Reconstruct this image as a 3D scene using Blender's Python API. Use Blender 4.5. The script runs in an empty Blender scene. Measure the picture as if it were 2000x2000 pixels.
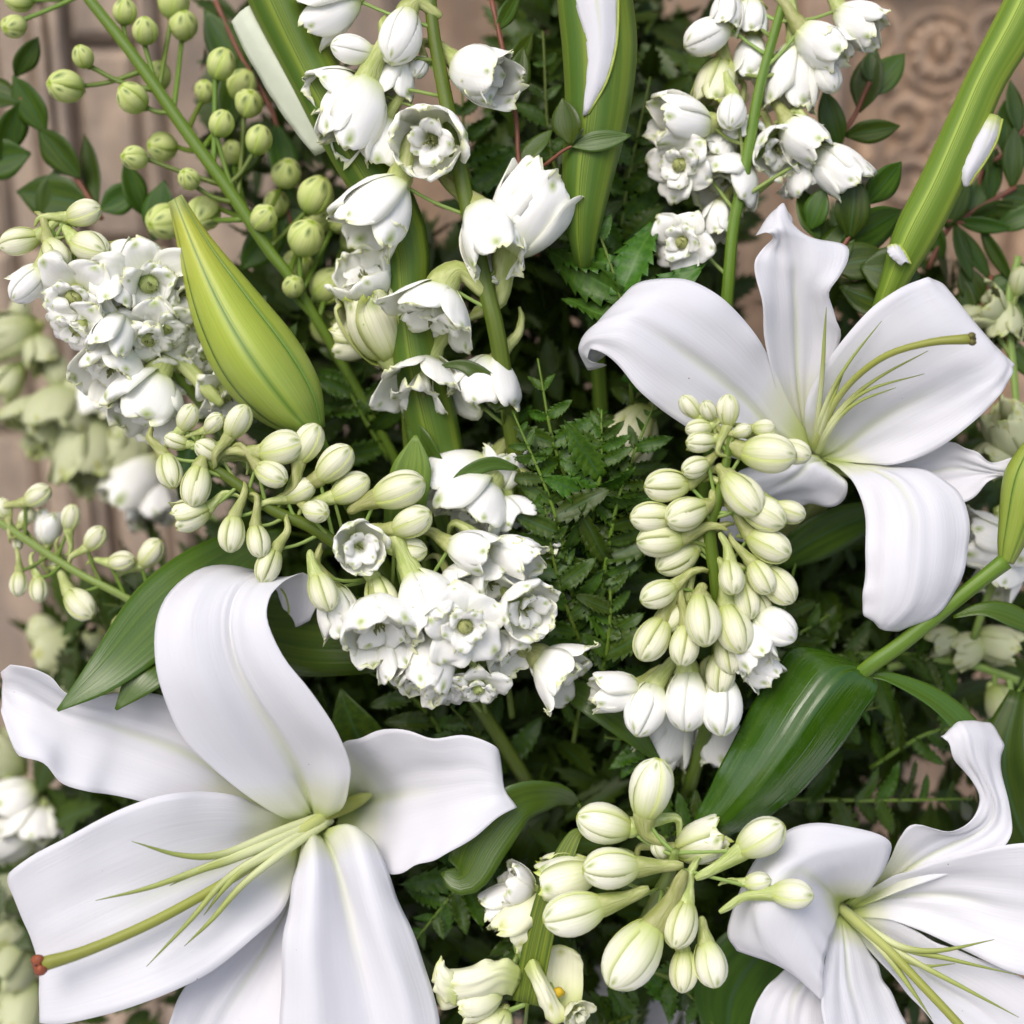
import bpy, math, random
import numpy as np
from mathutils import Vector, Matrix

# ------------------------------------------------------------------ camera, light, exposure
SC = bpy.context.scene
COL = SC.collection
D0, S = 0.55, 0.00018                       # focus distance, metres per photo pixel at that distance
PITCH = math.radians(20)
FW = np.array([0, math.cos(PITCH), -math.sin(PITCH)])
UP = np.array([0, math.sin(PITCH), math.cos(PITCH)])
RT = np.array([1.0, 0, 0])
CAM = np.array([0, 0, 1.2]) - FW * D0
cd = bpy.data.cameras.new('camera')
cam = bpy.data.objects.new('camera', cd)
COL.objects.link(cam)
cam.location = CAM
cam.rotation_euler = (math.radians(90) - PITCH, 0, 0)
cd.sensor_width = 36
cd.lens = 18 / (1000 * S / D0)
cd.clip_start, cd.clip_end = 0.02, 100
cd.dof.use_dof = True
cd.dof.focus_distance = 0.552
cd.dof.aperture_fstop = 4.0
SC.camera = cam
SUN_EL, SUN_ROT = math.radians(52), math.radians(205)
w = bpy.data.worlds.new("World")
SC.world = w
w.use_nodes = True
sky = w.node_tree.nodes.new('ShaderNodeTexSky')
sky.sky_type = 'NISHITA'
sky.sun_disc = False
sky.sun_elevation = SUN_EL
sky.sun_rotation = SUN_ROT
sky.air_density, sky.dust_density, sky.ozone_density = 1.0, 4.0, 1.0
bg = w.node_tree.nodes['Background']
w.node_tree.links.new(sky.outputs[0], bg.inputs[0])
bg.inputs[1].default_value = 0.15
sd = bpy.data.lights.new('sun', 'SUN')
sd.energy, sd.angle, sd.color = 1.25, math.radians(36), (1.0, 0.975, 0.945)
sun = bpy.data.objects.new('sun', sd)
COL.objects.link(sun)
ax, ay = math.sin(SUN_ROT), math.cos(SUN_ROT)      # where the sun stands: behind the camera, to one side
sdir = Vector((ax * math.cos(SUN_EL), ay * math.cos(SUN_EL), math.sin(SUN_EL)))
sun.rotation_euler = sdir.to_track_quat('Z', 'Y').to_euler()
SC.view_settings.view_transform = 'Standard'
SC.view_settings.look = 'None'
SC.view_settings.exposure = 0.24
SC.view_settings.gamma = 1
SC.cycles.max_bounces = 8
SC.cycles.transmission_bounces = 4
SC.cycles.diffuse_bounces = 7

rng = np.random.default_rng(7)
random.seed(7)

# ------------------------------------------------------------------ helpers
def P(a):                                    # (x, y, z toward the lens) in photo pixels -> metres in the place
    a = np.asarray(a, float)
    D = D0 - a[..., 2] * S
    k = S * D / D0
    return (CAM + FW * D[..., None] + RT * ((a[..., 0] - 1000) * k)[..., None]
            - UP * ((a[..., 1] - 1000) * k)[..., None])

def mesh_of(name, V, F, mat, uv=None, smooth=True):
    me = bpy.data.meshes.new(name)
    me.from_pydata([tuple(v) for v in V], [], F)
    if uv is not None:
        l = me.uv_layers.new(name='UVMap')
        idx = np.empty(len(me.loops), int)
        me.loops.foreach_get('vertex_index', idx)
        l.data.foreach_set('uv', np.asarray(uv, 'f')[idx].ravel())
    if smooth:
        me.polygons.foreach_set('use_smooth', [True] * len(me.polygons))
    me.materials.append(mat)
    me.update()
    return me

def put(name, me, parent=None, M=None):
    o = bpy.data.objects.new(name, me)
    COL.objects.link(o)
    if parent is not None:
        o.parent = parent
        if M is None:
            M = Matrix.Translation(-Vector(parent['at'])) if 'at' in parent else Matrix()
    if M is not None:
        o.matrix_basis = M
    return o

def thing(name, at, label, cat, group=None):
    o = bpy.data.objects.new(name, None)
    COL.objects.link(o)
    p = P(np.array(at, float))
    o.location = p
    o['at'] = [float(q) for q in p]
    o['label'], o['category'] = label, cat
    if group:
        o['group'] = group
    o.empty_display_size = 0.01
    return o

def crom(C, n, axis=0):                      # Catmull-Rom through the control points, n samples
    C = np.moveaxis(np.asarray(C, float), axis, 0)
    m = len(C)
    if m == 2:
        t = np.linspace(0, 1, n).reshape((-1,) + (1,) * (C.ndim - 1))
        return np.moveaxis(C[0] * (1 - t) + C[1] * t, 0, axis)
    E = np.concatenate([[2 * C[0] - C[1]], C, [2 * C[-1] - C[-2]]])
    t = np.linspace(0, m - 1, n)
    i = np.minimum(t.astype(int), m - 2)
    f = (t - i).reshape((-1,) + (1,) * (C.ndim - 1))
    a, b, c, d = E[i], E[i + 1], E[i + 2], E[i + 3]
    out = 0.5 * (2 * b + (c - a) * f + (2 * a - 5 * b + 4 * c - d) * f ** 2 + (3 * b - a - 3 * c + d) * f ** 3)
    return np.moveaxis(out, 0, axis)

def normals(G):
    du = np.gradient(G, axis=1)
    dv = np.gradient(G, axis=0)
    n = np.cross(du, dv)
    n /= np.linalg.norm(n, axis=2, keepdims=True) + 1e-9
    return n

def shell(G, th, taper=True):                # grid (nv, nu, 3) -> closed thin shell
    nv, nu = G.shape[:2]
    n = normals(G)
    u = np.linspace(0, 1, nu)[None, :, None]
    t = th * (np.clip(1.15 - (2 * abs(u - .5)) ** 4, .25, 1) if taper else 1)
    V = np.concatenate([(G + n * t / 2).reshape(-1, 3), (G - n * t / 2).reshape(-1, 3)])
    N = nv * nu
    q = lambda r, c: r * nu + c
    F = []
    for r in range(nv - 1):
        for c in range(nu - 1):
            F.append((q(r, c), q(r, c + 1), q(r + 1, c + 1), q(r + 1, c)))
            F.append((N + q(r + 1, c), N + q(r + 1, c + 1), N + q(r, c + 1), N + q(r, c)))
    ring = [q(0, c) for c in range(nu)] + [q(r, nu - 1) for r in range(1, nv)] + \
           [q(nv - 1, c) for c in range(nu - 2, -1, -1)] + [q(r, 0) for r in range(nv - 2, 0, -1)]
    for a, b in zip(ring, ring[1:] + ring[:1]):
        F.append((a, N + a, N + b, b))
    uu, vv = np.meshgrid(np.linspace(0, 1, nu), np.linspace(0, 1, nv))
    uv = np.stack([uu.ravel(), vv.ravel()], 1)
    return V, F, np.concatenate([uv, uv])

def petal_mesh(name, rows, mat, nu=25, nv=48, groove=6.5, ruffle=3.5, seed=0, th=3.0, wob=3.6, freq=5, ridge=0):
    C = np.array(rows, float)
    G = crom(crom(C, nv, 0), nu, 1)
    n = normals(G)
    if n[nv // 3, nu // 2, 2] < 0:
        n = -n
    r = np.random.default_rng(seed)
    u = np.linspace(0, 1, nu)[None, :]
    v = np.linspace(0, 1, nv)[:, None]
    a = abs(2 * u - 1)
    d = -groove * np.exp(-((u - .5) / .035) ** 2) * np.clip(1.05 - v, 0, 1)
    d = d + groove * .55 * np.exp(-((a - .17) / .07) ** 2) * np.clip(1.0 - v, 0, 1)
    d = d + ridge * (np.exp(-((u - .46 - .03 * v) / .018) ** 2) + .8 * np.exp(-((u - .55 - .02 * v) / .02) ** 2)) * np.exp(-((v - .55) / .28) ** 2)
    ph = r.uniform(0, 6.28, 6)
    side = np.where(u < .5, ph[0], ph[1])
    win = np.clip(v * 3, 0, 1)
    d = d + ruffle * a ** 4 * np.sin(v * freq * 6.28 + side + 1.3 * np.sin(v * 9 + ph[2])) * win
    d = d + .6 * wob * np.sin(u * 23 + 3 * np.sin(v * 4 + ph[5])) * np.sin(v * 3.1) * win * np.clip(1.3 - a, 0, 1)
    d = d + wob * np.sin(v * 7 + u * 5 + ph[3]) * np.sin(u * 8 + ph[4]) * win * np.clip(1.2 - v, 0, 1)
    G = G + n * d[..., None]
    V, F, uv = shell(G, th)
    return mesh_of(name, P(V), F, mat, uv)

def tube_grid(pts, rad, nseg, nring, px=True):
    p = crom(np.array(pts, float), nseg)
    r = crom(np.array(rad, float)[:, None], nseg)[:, 0] if len(rad) > 1 else np.full(nseg, rad[0])
    t = np.gradient(p, axis=0)
    t /= np.linalg.norm(t, axis=1, keepdims=True) + 1e-9
    a = np.array([0, 0, 1.0])
    if abs(t[0] @ a) > .9:
        a = np.array([0, 1.0, 0])
    G = np.empty((nseg, nring, 3))
    for i in range(nseg):
        a = a - t[i] * (a @ t[i])
        a /= np.linalg.norm(a) + 1e-9
        b = np.cross(t[i], a)
        an = np.linspace(0, 2 * np.pi, nring, endpoint=False)[:, None]
        G[i] = p[i] + max(r[i], 1e-6) * (np.cos(an) * a + np.sin(an) * b)
    return G, p

def tube_vf(pts, rad, nseg=14, nring=8):
    G, p = tube_grid(pts, rad, nseg, nring)
    V = np.concatenate([G.reshape(-1, 3), p[:1], p[-1:]])
    F = []
    for i in range(nseg - 1):
        for j in range(nring):
            k = (j + 1) % nring
            F.append((i * nring + j, i * nring + k, (i + 1) * nring + k, (i + 1) * nring + j))
    a, b = nseg * nring, nseg * nring + 1
    for j in range(nring):
        k = (j + 1) % nring
        F.append((a, k, j))
        F.append((b, (nseg - 1) * nring + j, (nseg - 1) * nring + k))
    uv = [(j / nring, i / (nseg - 1)) for i in range(nseg) for j in range(nring)] + [(0, 0), (0, 1)]
    return V, F, np.array(uv)

def tube_mesh(name, pts, rad, mat, nseg=14, nring=8, px=True):
    V, F, uv = tube_vf(pts, rad, nseg, nring)
    return mesh_of(name, P(V) if px else V, F, mat, uv)

def leaf_grid(c, wd, nu=7, nv=18, tilt=0.0, fold=.18, serr=0, wave=0, seed=0):
    """blade along the centre line c (px), half-width list wd, rolled by tilt about its own axis"""
    p = crom(np.array(c, float), nv)
    h = np.clip(crom(np.array(wd, float)[:, None], nv)[:, 0], .3, None)
    t = np.gradient(p, axis=0)
    s = np.stack([-t[:, 1], t[:, 0], 0 * t[:, 0]], 1)
    s /= np.linalg.norm(s, axis=1, keepdims=True) + 1e-9
    tn = t / (np.linalg.norm(t, axis=1, keepdims=True) + 1e-9)
    n = np.cross(tn, s)
    n[n[:, 2] < 0] *= -1
    ti = np.radians(np.linspace(*(tilt if isinstance(tilt, tuple) else (tilt, tilt)), nv))[:, None]
    s2 = s * np.cos(ti) + n * np.sin(ti)
    n2 = n * np.cos(ti) - s * np.sin(ti)
    u = np.linspace(-1, 1, nu)
    G = np.empty((nv, nu, 3))
    v = np.linspace(0, 1, nv)
    ph = random.uniform(0, 6)
    for j, q in enumerate(u):
        hh = h * (1 - serr * abs(q) ** 2 * ((v * (nv / 3.0)) % 1.0))
        G[:, j] = p + s2 * (q * hh)[:, None] + n2 * (fold * h * (abs(q) ** 1.3 - .4) + wave * q * abs(q) * np.sin(v * 14 + ph + q))[:, None]
    return G

def leaf_mesh(name, c, wd, mat, th=2.2, **k):
    V, F, uv = shell(leaf_grid(c, wd, **k), th)
    return mesh_of(name, P(V), F, mat, uv)

# ------------------------------------------------------------------ materials
def lin(r, g, b):
    f = lambda c: ((c / 255 + .055) / 1.055) ** 2.4 if c > 10 else c / 255 / 12.92
    return (f(r), f(g), f(b), 1)

class NT:
    def __init__(s, name):
        s.m = bpy.data.materials.new(name)
        s.m.use_nodes = True
        s.t = s.m.node_tree
        s.b = s.t.nodes['Principled BSDF']
        s.out = s.t.nodes['Material Output']
    def n(s, kind, **k):
        x = s.t.nodes.new('ShaderNode' + kind)
        for a, b in k.items():
            setattr(x, a, b)
        return x
    def l(s, a, b):
        s.t.links.new(a, b)
    def math(s, op, a, b=None, c=None, clamp=False):
        x = s.n('Math', operation=op, use_clamp=clamp)
        for i, q in enumerate((a, b, c)):
            if q is None:
                continue
            if isinstance(q, (int, float)):
                x.inputs[i].default_value = q
            else:
                s.l(q, x.inputs[i])
        return x.outputs[0]
    def ramp(s, f, stops, ease=True):
        x = s.n('ValToRGB')
        if ease:
            x.color_ramp.interpolation = 'EASE'
        e = x.color_ramp.elements
        while len(e) < len(stops):
            e.new(.5)
        for q, (p, c) in zip(e, stops):
            q.position = p
            q.color = c if len(c) == 4 else (*c, 1)
        s.l(f, x.inputs[0])
        return x.outputs[0]
    def mix(s, f, a, b, mode='MIX'):
        x = s.n('Mix', data_type='RGBA', blend_type=mode)
        for i, q in ((0, f), (6, a), (7, b)):
            if isinstance(q, (int, float)):
                x.inputs[i].default_value = q
            elif isinstance(q, tuple):
                x.inputs[i].default_value = q
            else:
                s.l(q, x.inputs[i])
        return x.outputs[2]
    def uv(s):
        t = s.n('UVMap')
        x = s.n('SeparateXYZ')
        s.l(t.outputs[0], x.inputs[0])
        s.uvo = t.outputs[0]
        return x.outputs[0], x.outputs[1]
    def noise(s, scale, detail=3, vec=None, stretch=None, rough=.5):
        x = s.n('TexNoise')
        x.inputs['Scale'].default_value = scale
        x.inputs['Detail'].default_value = detail
        x.inputs['Roughness'].default_value = rough
        v = vec
        if v is None:
            v = s.n('TexCoord').outputs['Object']
        if stretch:
            m = s.n('Mapping')
            m.inputs['Scale'].default_value = stretch
            s.l(v, m.inputs[0])
            v = m.outputs[0]
        s.l(v, x.inputs['Vector'])
        return x.outputs[0]
    def bump(s, h, strength, dist=.001):
        x = s.n('Bump')
        x.inputs['Strength'].default_value = strength
        x.inputs['Distance'].default_value = dist
        s.l(h, x.inputs['Height'])
        s.l(x.outputs[0], s.b.inputs['Normal'])
        return x.outputs[0]
    def translucent(s, col, amount, nrm=None):
        t = s.n('BsdfTranslucent')
        if isinstance(col, tuple):
            t.inputs[0].default_value = col
        else:
            s.l(col, t.inputs[0])
        mx = s.n('MixShader')
        mx.inputs[0].default_value = amount
        s.l(s.b.outputs[0], mx.inputs[1])
        s.l(t.outputs[0], mx.inputs[2])
        s.l(mx.outputs[0], s.out.inputs[0])
    def base(s, c, rough, spec=.5):
        if isinstance(c, tuple):
            s.b.inputs['Base Color'].default_value = c
        else:
            s.l(c, s.b.inputs['Base Color'])
        s.b.inputs['Roughness'].default_value = rough
        s.b.inputs['Specular IOR Level'].default_value = spec

def mat_petal(name='lily petal', g=.62, rb=.75, deep=0):
    k = NT(name)
    u, v = k.uv()
    a = k.math('ABSOLUTE', k.math('SUBTRACT', u, .5))
    white = (.735, .74, .785, 1)
    cream = (.78, .80, .55, 1)
    green = (.33, .42, .08, 1)
    rib = k.math('MULTIPLY', k.math('SUBTRACT', 1, k.math('MULTIPLY', a, 14), clamp=True),
                 k.math('MULTIPLY', k.math('SUBTRACT', .85, k.math('MULTIPLY', v, 1.5), clamp=True), rb), clamp=True)
    basec = k.ramp(v, [(0, green), (.07 * g, (.50, .58, .20, 1)), (.20 * g, (.70, .72, .58, 1)), (.34 * g, white)])
    c = k.mix(rib, basec, (.50, .58, .20, 1))
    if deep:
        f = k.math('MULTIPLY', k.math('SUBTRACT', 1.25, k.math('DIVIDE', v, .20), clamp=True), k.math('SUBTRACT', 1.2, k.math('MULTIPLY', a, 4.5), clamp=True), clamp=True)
        c = k.mix(f, c, (.13, .20, .02, 1))  # dark green furrow, with the throat's shade painted into its colour
    fine = k.noise(1.0, 4, k.uvo, (70, 5, 1))
    c = k.mix(k.math('MULTIPLY', k.math('SUBTRACT', fine, .45, clamp=True), .3, clamp=True), c, (.66, .67, .70, 1))
    # a few faint brown bruises
    br = k.noise(1.0, 5, k.uvo, (9, 3, 1), .65)
    c = k.mix(k.math('MULTIPLY', k.math('SUBTRACT', br, .70, clamp=True), 1.2, clamp=True), c, (.45, .38, .22, 1))
    sp = k.n('TexVoronoi')
    sp.inputs['Scale'].default_value = 260
    k.l(k.n('TexCoord').outputs['Object'], sp.inputs['Vector'])
    sp.inputs['Randomness'].default_value = 1
    big = k.noise(40, 2)
    dot = k.math('MULTIPLY', k.math('LESS_THAN', sp.outputs['Distance'], .07), k.math('GREATER_THAN', big, .66))
    c = k.mix(k.math('MULTIPLY', dot, .8), c, (.22, .07, .03, 1))
    k.base(c, .48, .35)
    h = k.math('ADD', k.noise(1.0, 4, k.uvo, (46, 2.2, 1)), k.math('MULTIPLY', k.noise(1.0, 3, k.uvo, (130, 18, 1)), .25))
    k.bump(h, .4, .00035)
    k.b.inputs['Sheen Weight'].default_value = .08
    k.translucent(c, .15)
    return k.m

def mat_sepal(name, white, edge, spot, basecol, base_to=.35, ep=5.0, ea=.5, vein=.0, srad=.07, sv=.76):
    k = NT(name)
    u, v = k.uv()
    a = k.math('MULTIPLY', k.math('ABSOLUTE', k.math('SUBTRACT', u, .5)), 2)
    c = k.ramp(v, [(0, basecol), (base_to, white), (.82, white), (1, edge)])
    c = k.mix(k.math('MULTIPLY', k.math('POWER', a, ep), ea), c, edge)
    st = k.noise(1.0, 3, k.uvo, (16, 1.6, 1))
    c = k.mix(k.math('MULTIPLY', k.math('SUBTRACT', st, .52, clamp=True), 1.6, clamp=True), c, edge)
    vn = k.noise(1.0, 2, k.uvo, (34, .9, 1))
    c = k.mix(k.math('MULTIPLY', k.math('SUBTRACT', vn, .50, clamp=True), vein, clamp=True), c, edge)
    dx = k.math('MULTIPLY', a, .42)
    dy = k.math('SUBTRACT', v, sv)
    d = k.math('SQRT', k.math('ADD', k.math('MULTIPLY', dx, dx), k.math('MULTIPLY', dy, dy)))
    info = k.n('ObjectInfo').outputs['Random']
    d = k.math('ADD', d, k.math('MULTIPLY', k.math('SUBTRACT', k.noise(1.0, 3, k.uvo, (6, 6, 1)), .5), .08))
    rad = k.math('MULTIPLY_ADD', info, .07, srad)
    f = k.math('SUBTRACT', 1.15, k.math('DIVIDE', d, rad), clamp=True)
    c = k.mix(k.math('MULTIPLY', f, .9), c, spot)
    k.base(c, .5, .3)
    k.bump(k.noise(1.0, 4, k.uvo, (22, 3, 1)), .4, .00016)
    k.b.inputs['Subsurface Weight'].default_value = .3
    k.b.inputs['Subsurface Radius'].default_value = (1, 1, .85)
    k.b.inputs['Subsurface Scale'].default_value = .0012
    return k.m

def mat_green(name, c1, c2, rough=.45, streak=(14, 1.2, 1), tr=.12, bump=.25, spec=.5, uvn=True, midrib=None):
    k = NT(name)
    u, v = k.uv()
    f = k.noise(1.0, 4, k.uvo, streak)
    c = k.mix(k.ramp(f, [(.35, (0, 0, 0, 1)), (.68, (1, 1, 1, 1))]), c1, c2)
    rnd = k.n('ObjectInfo').outputs['Random']
    hs = k.n('HueSaturation')
    k.l(k.math('MULTIPLY_ADD', rnd, .5, .75), hs.inputs['Value'])
    k.l(k.math('MULTIPLY_ADD', rnd, .03, .485), hs.inputs['Hue'])
    k.l(c, hs.inputs['Color'])
    c = hs.outputs[0]
    if midrib:
        a = k.math('ABSOLUTE', k.math('SUBTRACT', u, .5))
        c = k.mix(k.math('SUBTRACT', 1, k.math('MULTIPLY', a, 22), clamp=True), c, midrib)
    k.base(c, rough, spec)
    k.bump(k.noise(1.0, 3, k.uvo, (streak[0] * 1.7, streak[1], 1)), bump, .0008)
    if tr:
        k.translucent(c, tr)
    return k.m

def mat_plain(name, c, rough=.5, scale=300, var=.25, bump=.2):
    k = NT(name)
    f = k.noise(scale, 4)
    cc = k.mix(f, tuple(q * (1 - var) for q in c[:3]) + (1,), tuple(min(1, q * (1 + var)) for q in c[:3]) + (1,))
    k.base(cc, rough, .4)
    k.bump(f, bump, .0005)
    return k.m

M = {}
M['petal'] = mat_petal()
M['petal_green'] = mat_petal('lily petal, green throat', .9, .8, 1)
M['white'] = mat_sepal('white sepal', (.90, .90, .87, 1), (.72, .76, .44, 1), (.27, .38, .03, 1), (.44, .53, .13, 1), .40, 6.0, .35, .5, .075)
M['cream'] = mat_sepal('cream bud sepal', (.83, .83, .62, 1), (.38, .45, .08, 1), (.22, .32, .03, 1), (.38, .46, .08, 1), .52, 3.0, .9, 2.2, .08)
M['lime'] = mat_sepal('green bud sepal', (.62, .69, .27, 1), (.33, .47, .05, 1), (.05, .13, .015, 1), (.20, .33, .04, 1), .5, 2.5, .85, 1.5, .09, .70)
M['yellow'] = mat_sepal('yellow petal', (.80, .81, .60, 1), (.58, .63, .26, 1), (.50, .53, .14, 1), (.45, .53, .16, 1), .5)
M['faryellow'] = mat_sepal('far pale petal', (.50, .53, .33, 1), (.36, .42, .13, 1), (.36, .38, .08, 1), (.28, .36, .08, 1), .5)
M['spur'] = mat_green('pale spur', (.36, .43, .11, 1), (.58, .61, .28, 1), .55, (8, 4, 1), .15, .4)
M['stem'] = mat_green('green stem', (0.0813, 0.1463, 0.0096, 1), (0.1375, 0.2090, 0.0168, 1), .5, (10, 1, 1), 0, .2)
M['stem_pale'] = mat_green('pale green stem', (.17, .26, .05, 1), (.27, .36, .09, 1), .45, (10, 1, 1), 0, .2)
M['sheath'] = mat_green('bud sheath', (0.0690, 0.1212, 0.0135, 1), (0.1840, 0.2328, 0.0225, 1), .5, (12, .35, 1), .1, .35, .35)
M['sheath_lime'] = mat_green('lime bud sheath', (.12, .19, .02, 1), (.30, .38, .045, 1), .5, (12, .5, 1), .1, .35, .35)
M['ivory'] = mat_sepal('ivory bud sepal', (.85, .85, .70, 1), (.46, .55, .10, 1), (.26, .37, .03, 1), (.42, .51, .09, 1), .55, 3.5, .8, 1.2, .09)
M['margin'] = mat_plain('yellow green margin', (.34, .42, .06, 1), .5)
M['pollen'] = mat_plain('yellow throat', (.62, .42, .02, 1), .6)
M['spathe'] = mat_plain('greenish white petal', (.58, .63, .50, 1), .55, 200, .08)
M['redstem'] = mat_plain('red brown twig', (.20, .075, .045, 1), .5)
M['leaf'] = mat_green('lily leaf', (0.0468, 0.0970, 0.0058, 1), (0.0715, 0.1277, 0.0077, 1), .27, (16, .5, 1), .06, .3, .6)
M['leaf_gloss'] = mat_green('glossy lily leaf', (0.0281, 0.0672, 0.0036, 1), (0.0431, 0.0860, 0.0050, 1), .17, (11, .4, 1), .04, .35, .7)
def blotchy(m):                               # broken gloss: patches of wax and dust
    nt = m.node_tree
    b = nt.nodes['Principled BSDF']
    tc = nt.nodes.new('ShaderNodeTexCoord')
    no = nt.nodes.new('ShaderNodeTexNoise')
    no.inputs['Scale'].default_value, no.inputs['Detail'].default_value = 130, 5
    nt.links.new(tc.outputs['Object'], no.inputs['Vector'])
    mr = nt.nodes.new('ShaderNodeMapRange')
    mr.inputs['From Min'].default_value, mr.inputs['From Max'].default_value = .42, .6
    mr.inputs['To Min'].default_value, mr.inputs['To Max'].default_value = .09, .30
    nt.links.new(no.outputs[0], mr.inputs[0])
    nt.links.new(mr.outputs[0], b.inputs['Roughness'])
    bp = nt.nodes.new('ShaderNodeBump')
    bp.inputs['Strength'].default_value, bp.inputs['Distance'].default_value = .4, .0004
    nt.links.new(no.outputs[0], bp.inputs['Height'])
    old = b.inputs['Normal'].links[0].from_socket
    nt.links.new(old, bp.inputs['Normal'])
    nt.links.new(bp.outputs[0], b.inputs['Normal'])
blotchy(M['leaf_gloss'])
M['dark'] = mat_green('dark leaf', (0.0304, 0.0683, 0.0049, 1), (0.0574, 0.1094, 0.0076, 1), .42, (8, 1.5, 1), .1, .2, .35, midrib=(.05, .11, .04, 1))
M['fern'] = mat_green('fern leaf', (0.0325, 0.0854, 0.0049, 1), (0.0650, 0.1355, 0.0076, 1), .42, (5, 14, 1), .12, .25, .35, midrib=(.05, .12, .04, 1))
def mat_thread(name, stops):
    k = NT(name)
    u, v = k.uv()
    k.base(k.ramp(v, stops), .48, .35)
    return k.m
M['fern_bright'] = mat_green('bright fern leaf', (.035, .105, .008, 1), (.06, .15, .012, 1), .42, (5, 14, 1), .1, .25, .35, midrib=(.08, .18, .03, 1))
M['filament'] = mat_thread('filament', [(0, (.58, .62, .34, 1)), (.35, (.58, .62, .34, 1)), (.65, (.32, .37, .10, 1)), (1, (.20, .25, .05, 1))])
M['style'] = mat_thread('style', [(0, (.50, .55, .22, 1)), (.3, (.40, .44, .14, 1)), (.55, (.28, .31, .06, 1)), (1, (.24, .26, .05, 1))])
M['stigma_red'] = mat_plain('rust stigma', (.26, .07, .03, 1), .6, 500, .6, .6)
M['stigma_green'] = mat_plain('green stigma', (.12, .11, .03, 1), .5, 500, .5, .6)
M['stamen'] = mat_plain('dark stamens', (.20, .22, .07, 1), .6, 900, .6, .5)

def mat_bigbud(name, q=1.0):
    k = NT(name)
    u, v = k.uv()
    a = k.math('ABSOLUTE', k.math('SUBTRACT', u, .5))
    f = k.noise(1.0, 4, k.uvo, (30, 1.2, 1))
    c = k.mix(f, (.15, .24, .03, 1), (.32, .38, .06, 1))
    yel = k.ramp(v, [(0, (.42, .46, .18, 1)), (.10, (.58, .60, .07, 1)), (.45, (.46, .56, .07, 1)), (.85, (.30, .40, .07, 1)), (1, (.16, .28, .05, 1))])
    c = k.mix(.55 * q, c, yel)
    edge = k.math('MULTIPLY', k.math('SUBTRACT', a, .40, clamp=True), 9, clamp=True)
    c = k.mix(edge, c, (.10, .21, .03, 1))
    rib = k.math('SUBTRACT', 1, k.math('MULTIPLY', a, 20), clamp=True)
    c = k.mix(k.math('MULTIPLY', rib, .9), c, (.09, .19, .025, 1))
    k.base(c, .38, .45)
    k.bump(k.noise(1.0, 4, k.uvo, (40, 1.5, 1)), .35, .0008)
    return k.m
M['bigbud'] = mat_bigbud('lily bud tepal')
M['greenbud'] = mat_bigbud('young lily bud tepal', .15)

def mat_wall(name, c1, c2):
    k = NT(name)
    n1 = k.noise(26, 7, rough=.68)
    n2 = k.noise(70, 6, stretch=(1, 1, .3), rough=.7)
    n2 = k.ramp(n2, [(.38, (0, 0, 0, 1)), (.64, (1, 1, 1, 1))])
    c = k.mix(k.ramp(n1, [(.3, (0, 0, 0, 1)), (.7, (1, 1, 1, 1))]), c1, c2)
    c = k.mix(k.math('MULTIPLY', n2, .55), c, (.20, .17, .15, 1))
    rnd = k.n('ObjectInfo').outputs['Random']
    hs = k.n('HueSaturation')
    k.l(k.math('MULTIPLY_ADD', rnd, .3, .88), hs.inputs['Value'])
    k.l(c, hs.inputs['Color'])
    k.base(hs.outputs[0], .75, .25)
    k.bump(k.noise(90, 6), .4, .003)
    return k.m
M['wall'] = mat_wall('wall', (.29, .225, .17, 1), (.46, .36, .27, 1))
M['carved'] = mat_wall('carved wall', (.27, .18, .115, 1), (.52, .365, .245, 1))
M['cloth'] = mat_plain('white cloth', (.70, .70, .76, 1), .8, 40, .05, .3)

# ------------------------------------------------------------------ the wall behind, the table below
WALL_Y = CAM[1] + 0.82
def Wl(x, y, off=0.0):                       # where the sight line through a photo pixel meets the wall
    d = P(np.array([x, y, 0.0])) - CAM
    return CAM + d * ((WALL_Y - off - CAM[1]) / d[1])

def slab(name, x0, x1, z0, z1, d, y=0.0, bev=.004, parent=None, mat='wall'):
    b = bev
    V = [(x0, WALL_Y - y, z0), (x1, WALL_Y - y, z0), (x1, WALL_Y - y, z1), (x0, WALL_Y - y, z1),
         (x0, WALL_Y - y - d + b, z0), (x1, WALL_Y - y - d + b, z0), (x1, WALL_Y - y - d + b, z1), (x0, WALL_Y - y - d + b, z1),
         (x0 + b, WALL_Y - y - d, z0 + b), (x1 - b, WALL_Y - y - d, z0 + b), (x1 - b, WALL_Y - y - d, z1 - b), (x0 + b, WALL_Y - y - d, z1 - b)]
    F = [(3, 2, 1, 0), (8, 9, 10, 11)]
    for i in range(4):
        j = (i + 1) % 4
        F += [(i, j, 4 + j, 4 + i), (4 + i, 4 + j, 8 + j, 8 + i)]
    return put(name, mesh_of(name, V, F, M[mat], smooth=False), parent)

wall = slab('wall', -2.5, 2.5, 0.2, 2.6, .02, -.02)
wall['kind'] = 'structure'
wall['label'] = 'weathered carved pinkish brown wall behind the flowers'
# upright panels on one side, cut by level joints
xs = [-2000, -1400, -800, -420, -150, 20, 100, 128, 160, 290, 330, 560, 780]
for a, b in zip(xs, xs[1:]):
    x0, x1 = Wl(a + 4, 300)[0], Wl(b - 4, 300)[0]
    z = 0.62
    i = 0
    while z < 2.2:
        hgt = random.choice([.10, .16, .22, .30])
        slab('panel', x0, x1, z + .002, z + hgt - .002, .008 + random.uniform(0, .004) + (.005 if b - a < 80 else 0), .0, .005, wall)
        z += hgt
        i += 1
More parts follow.
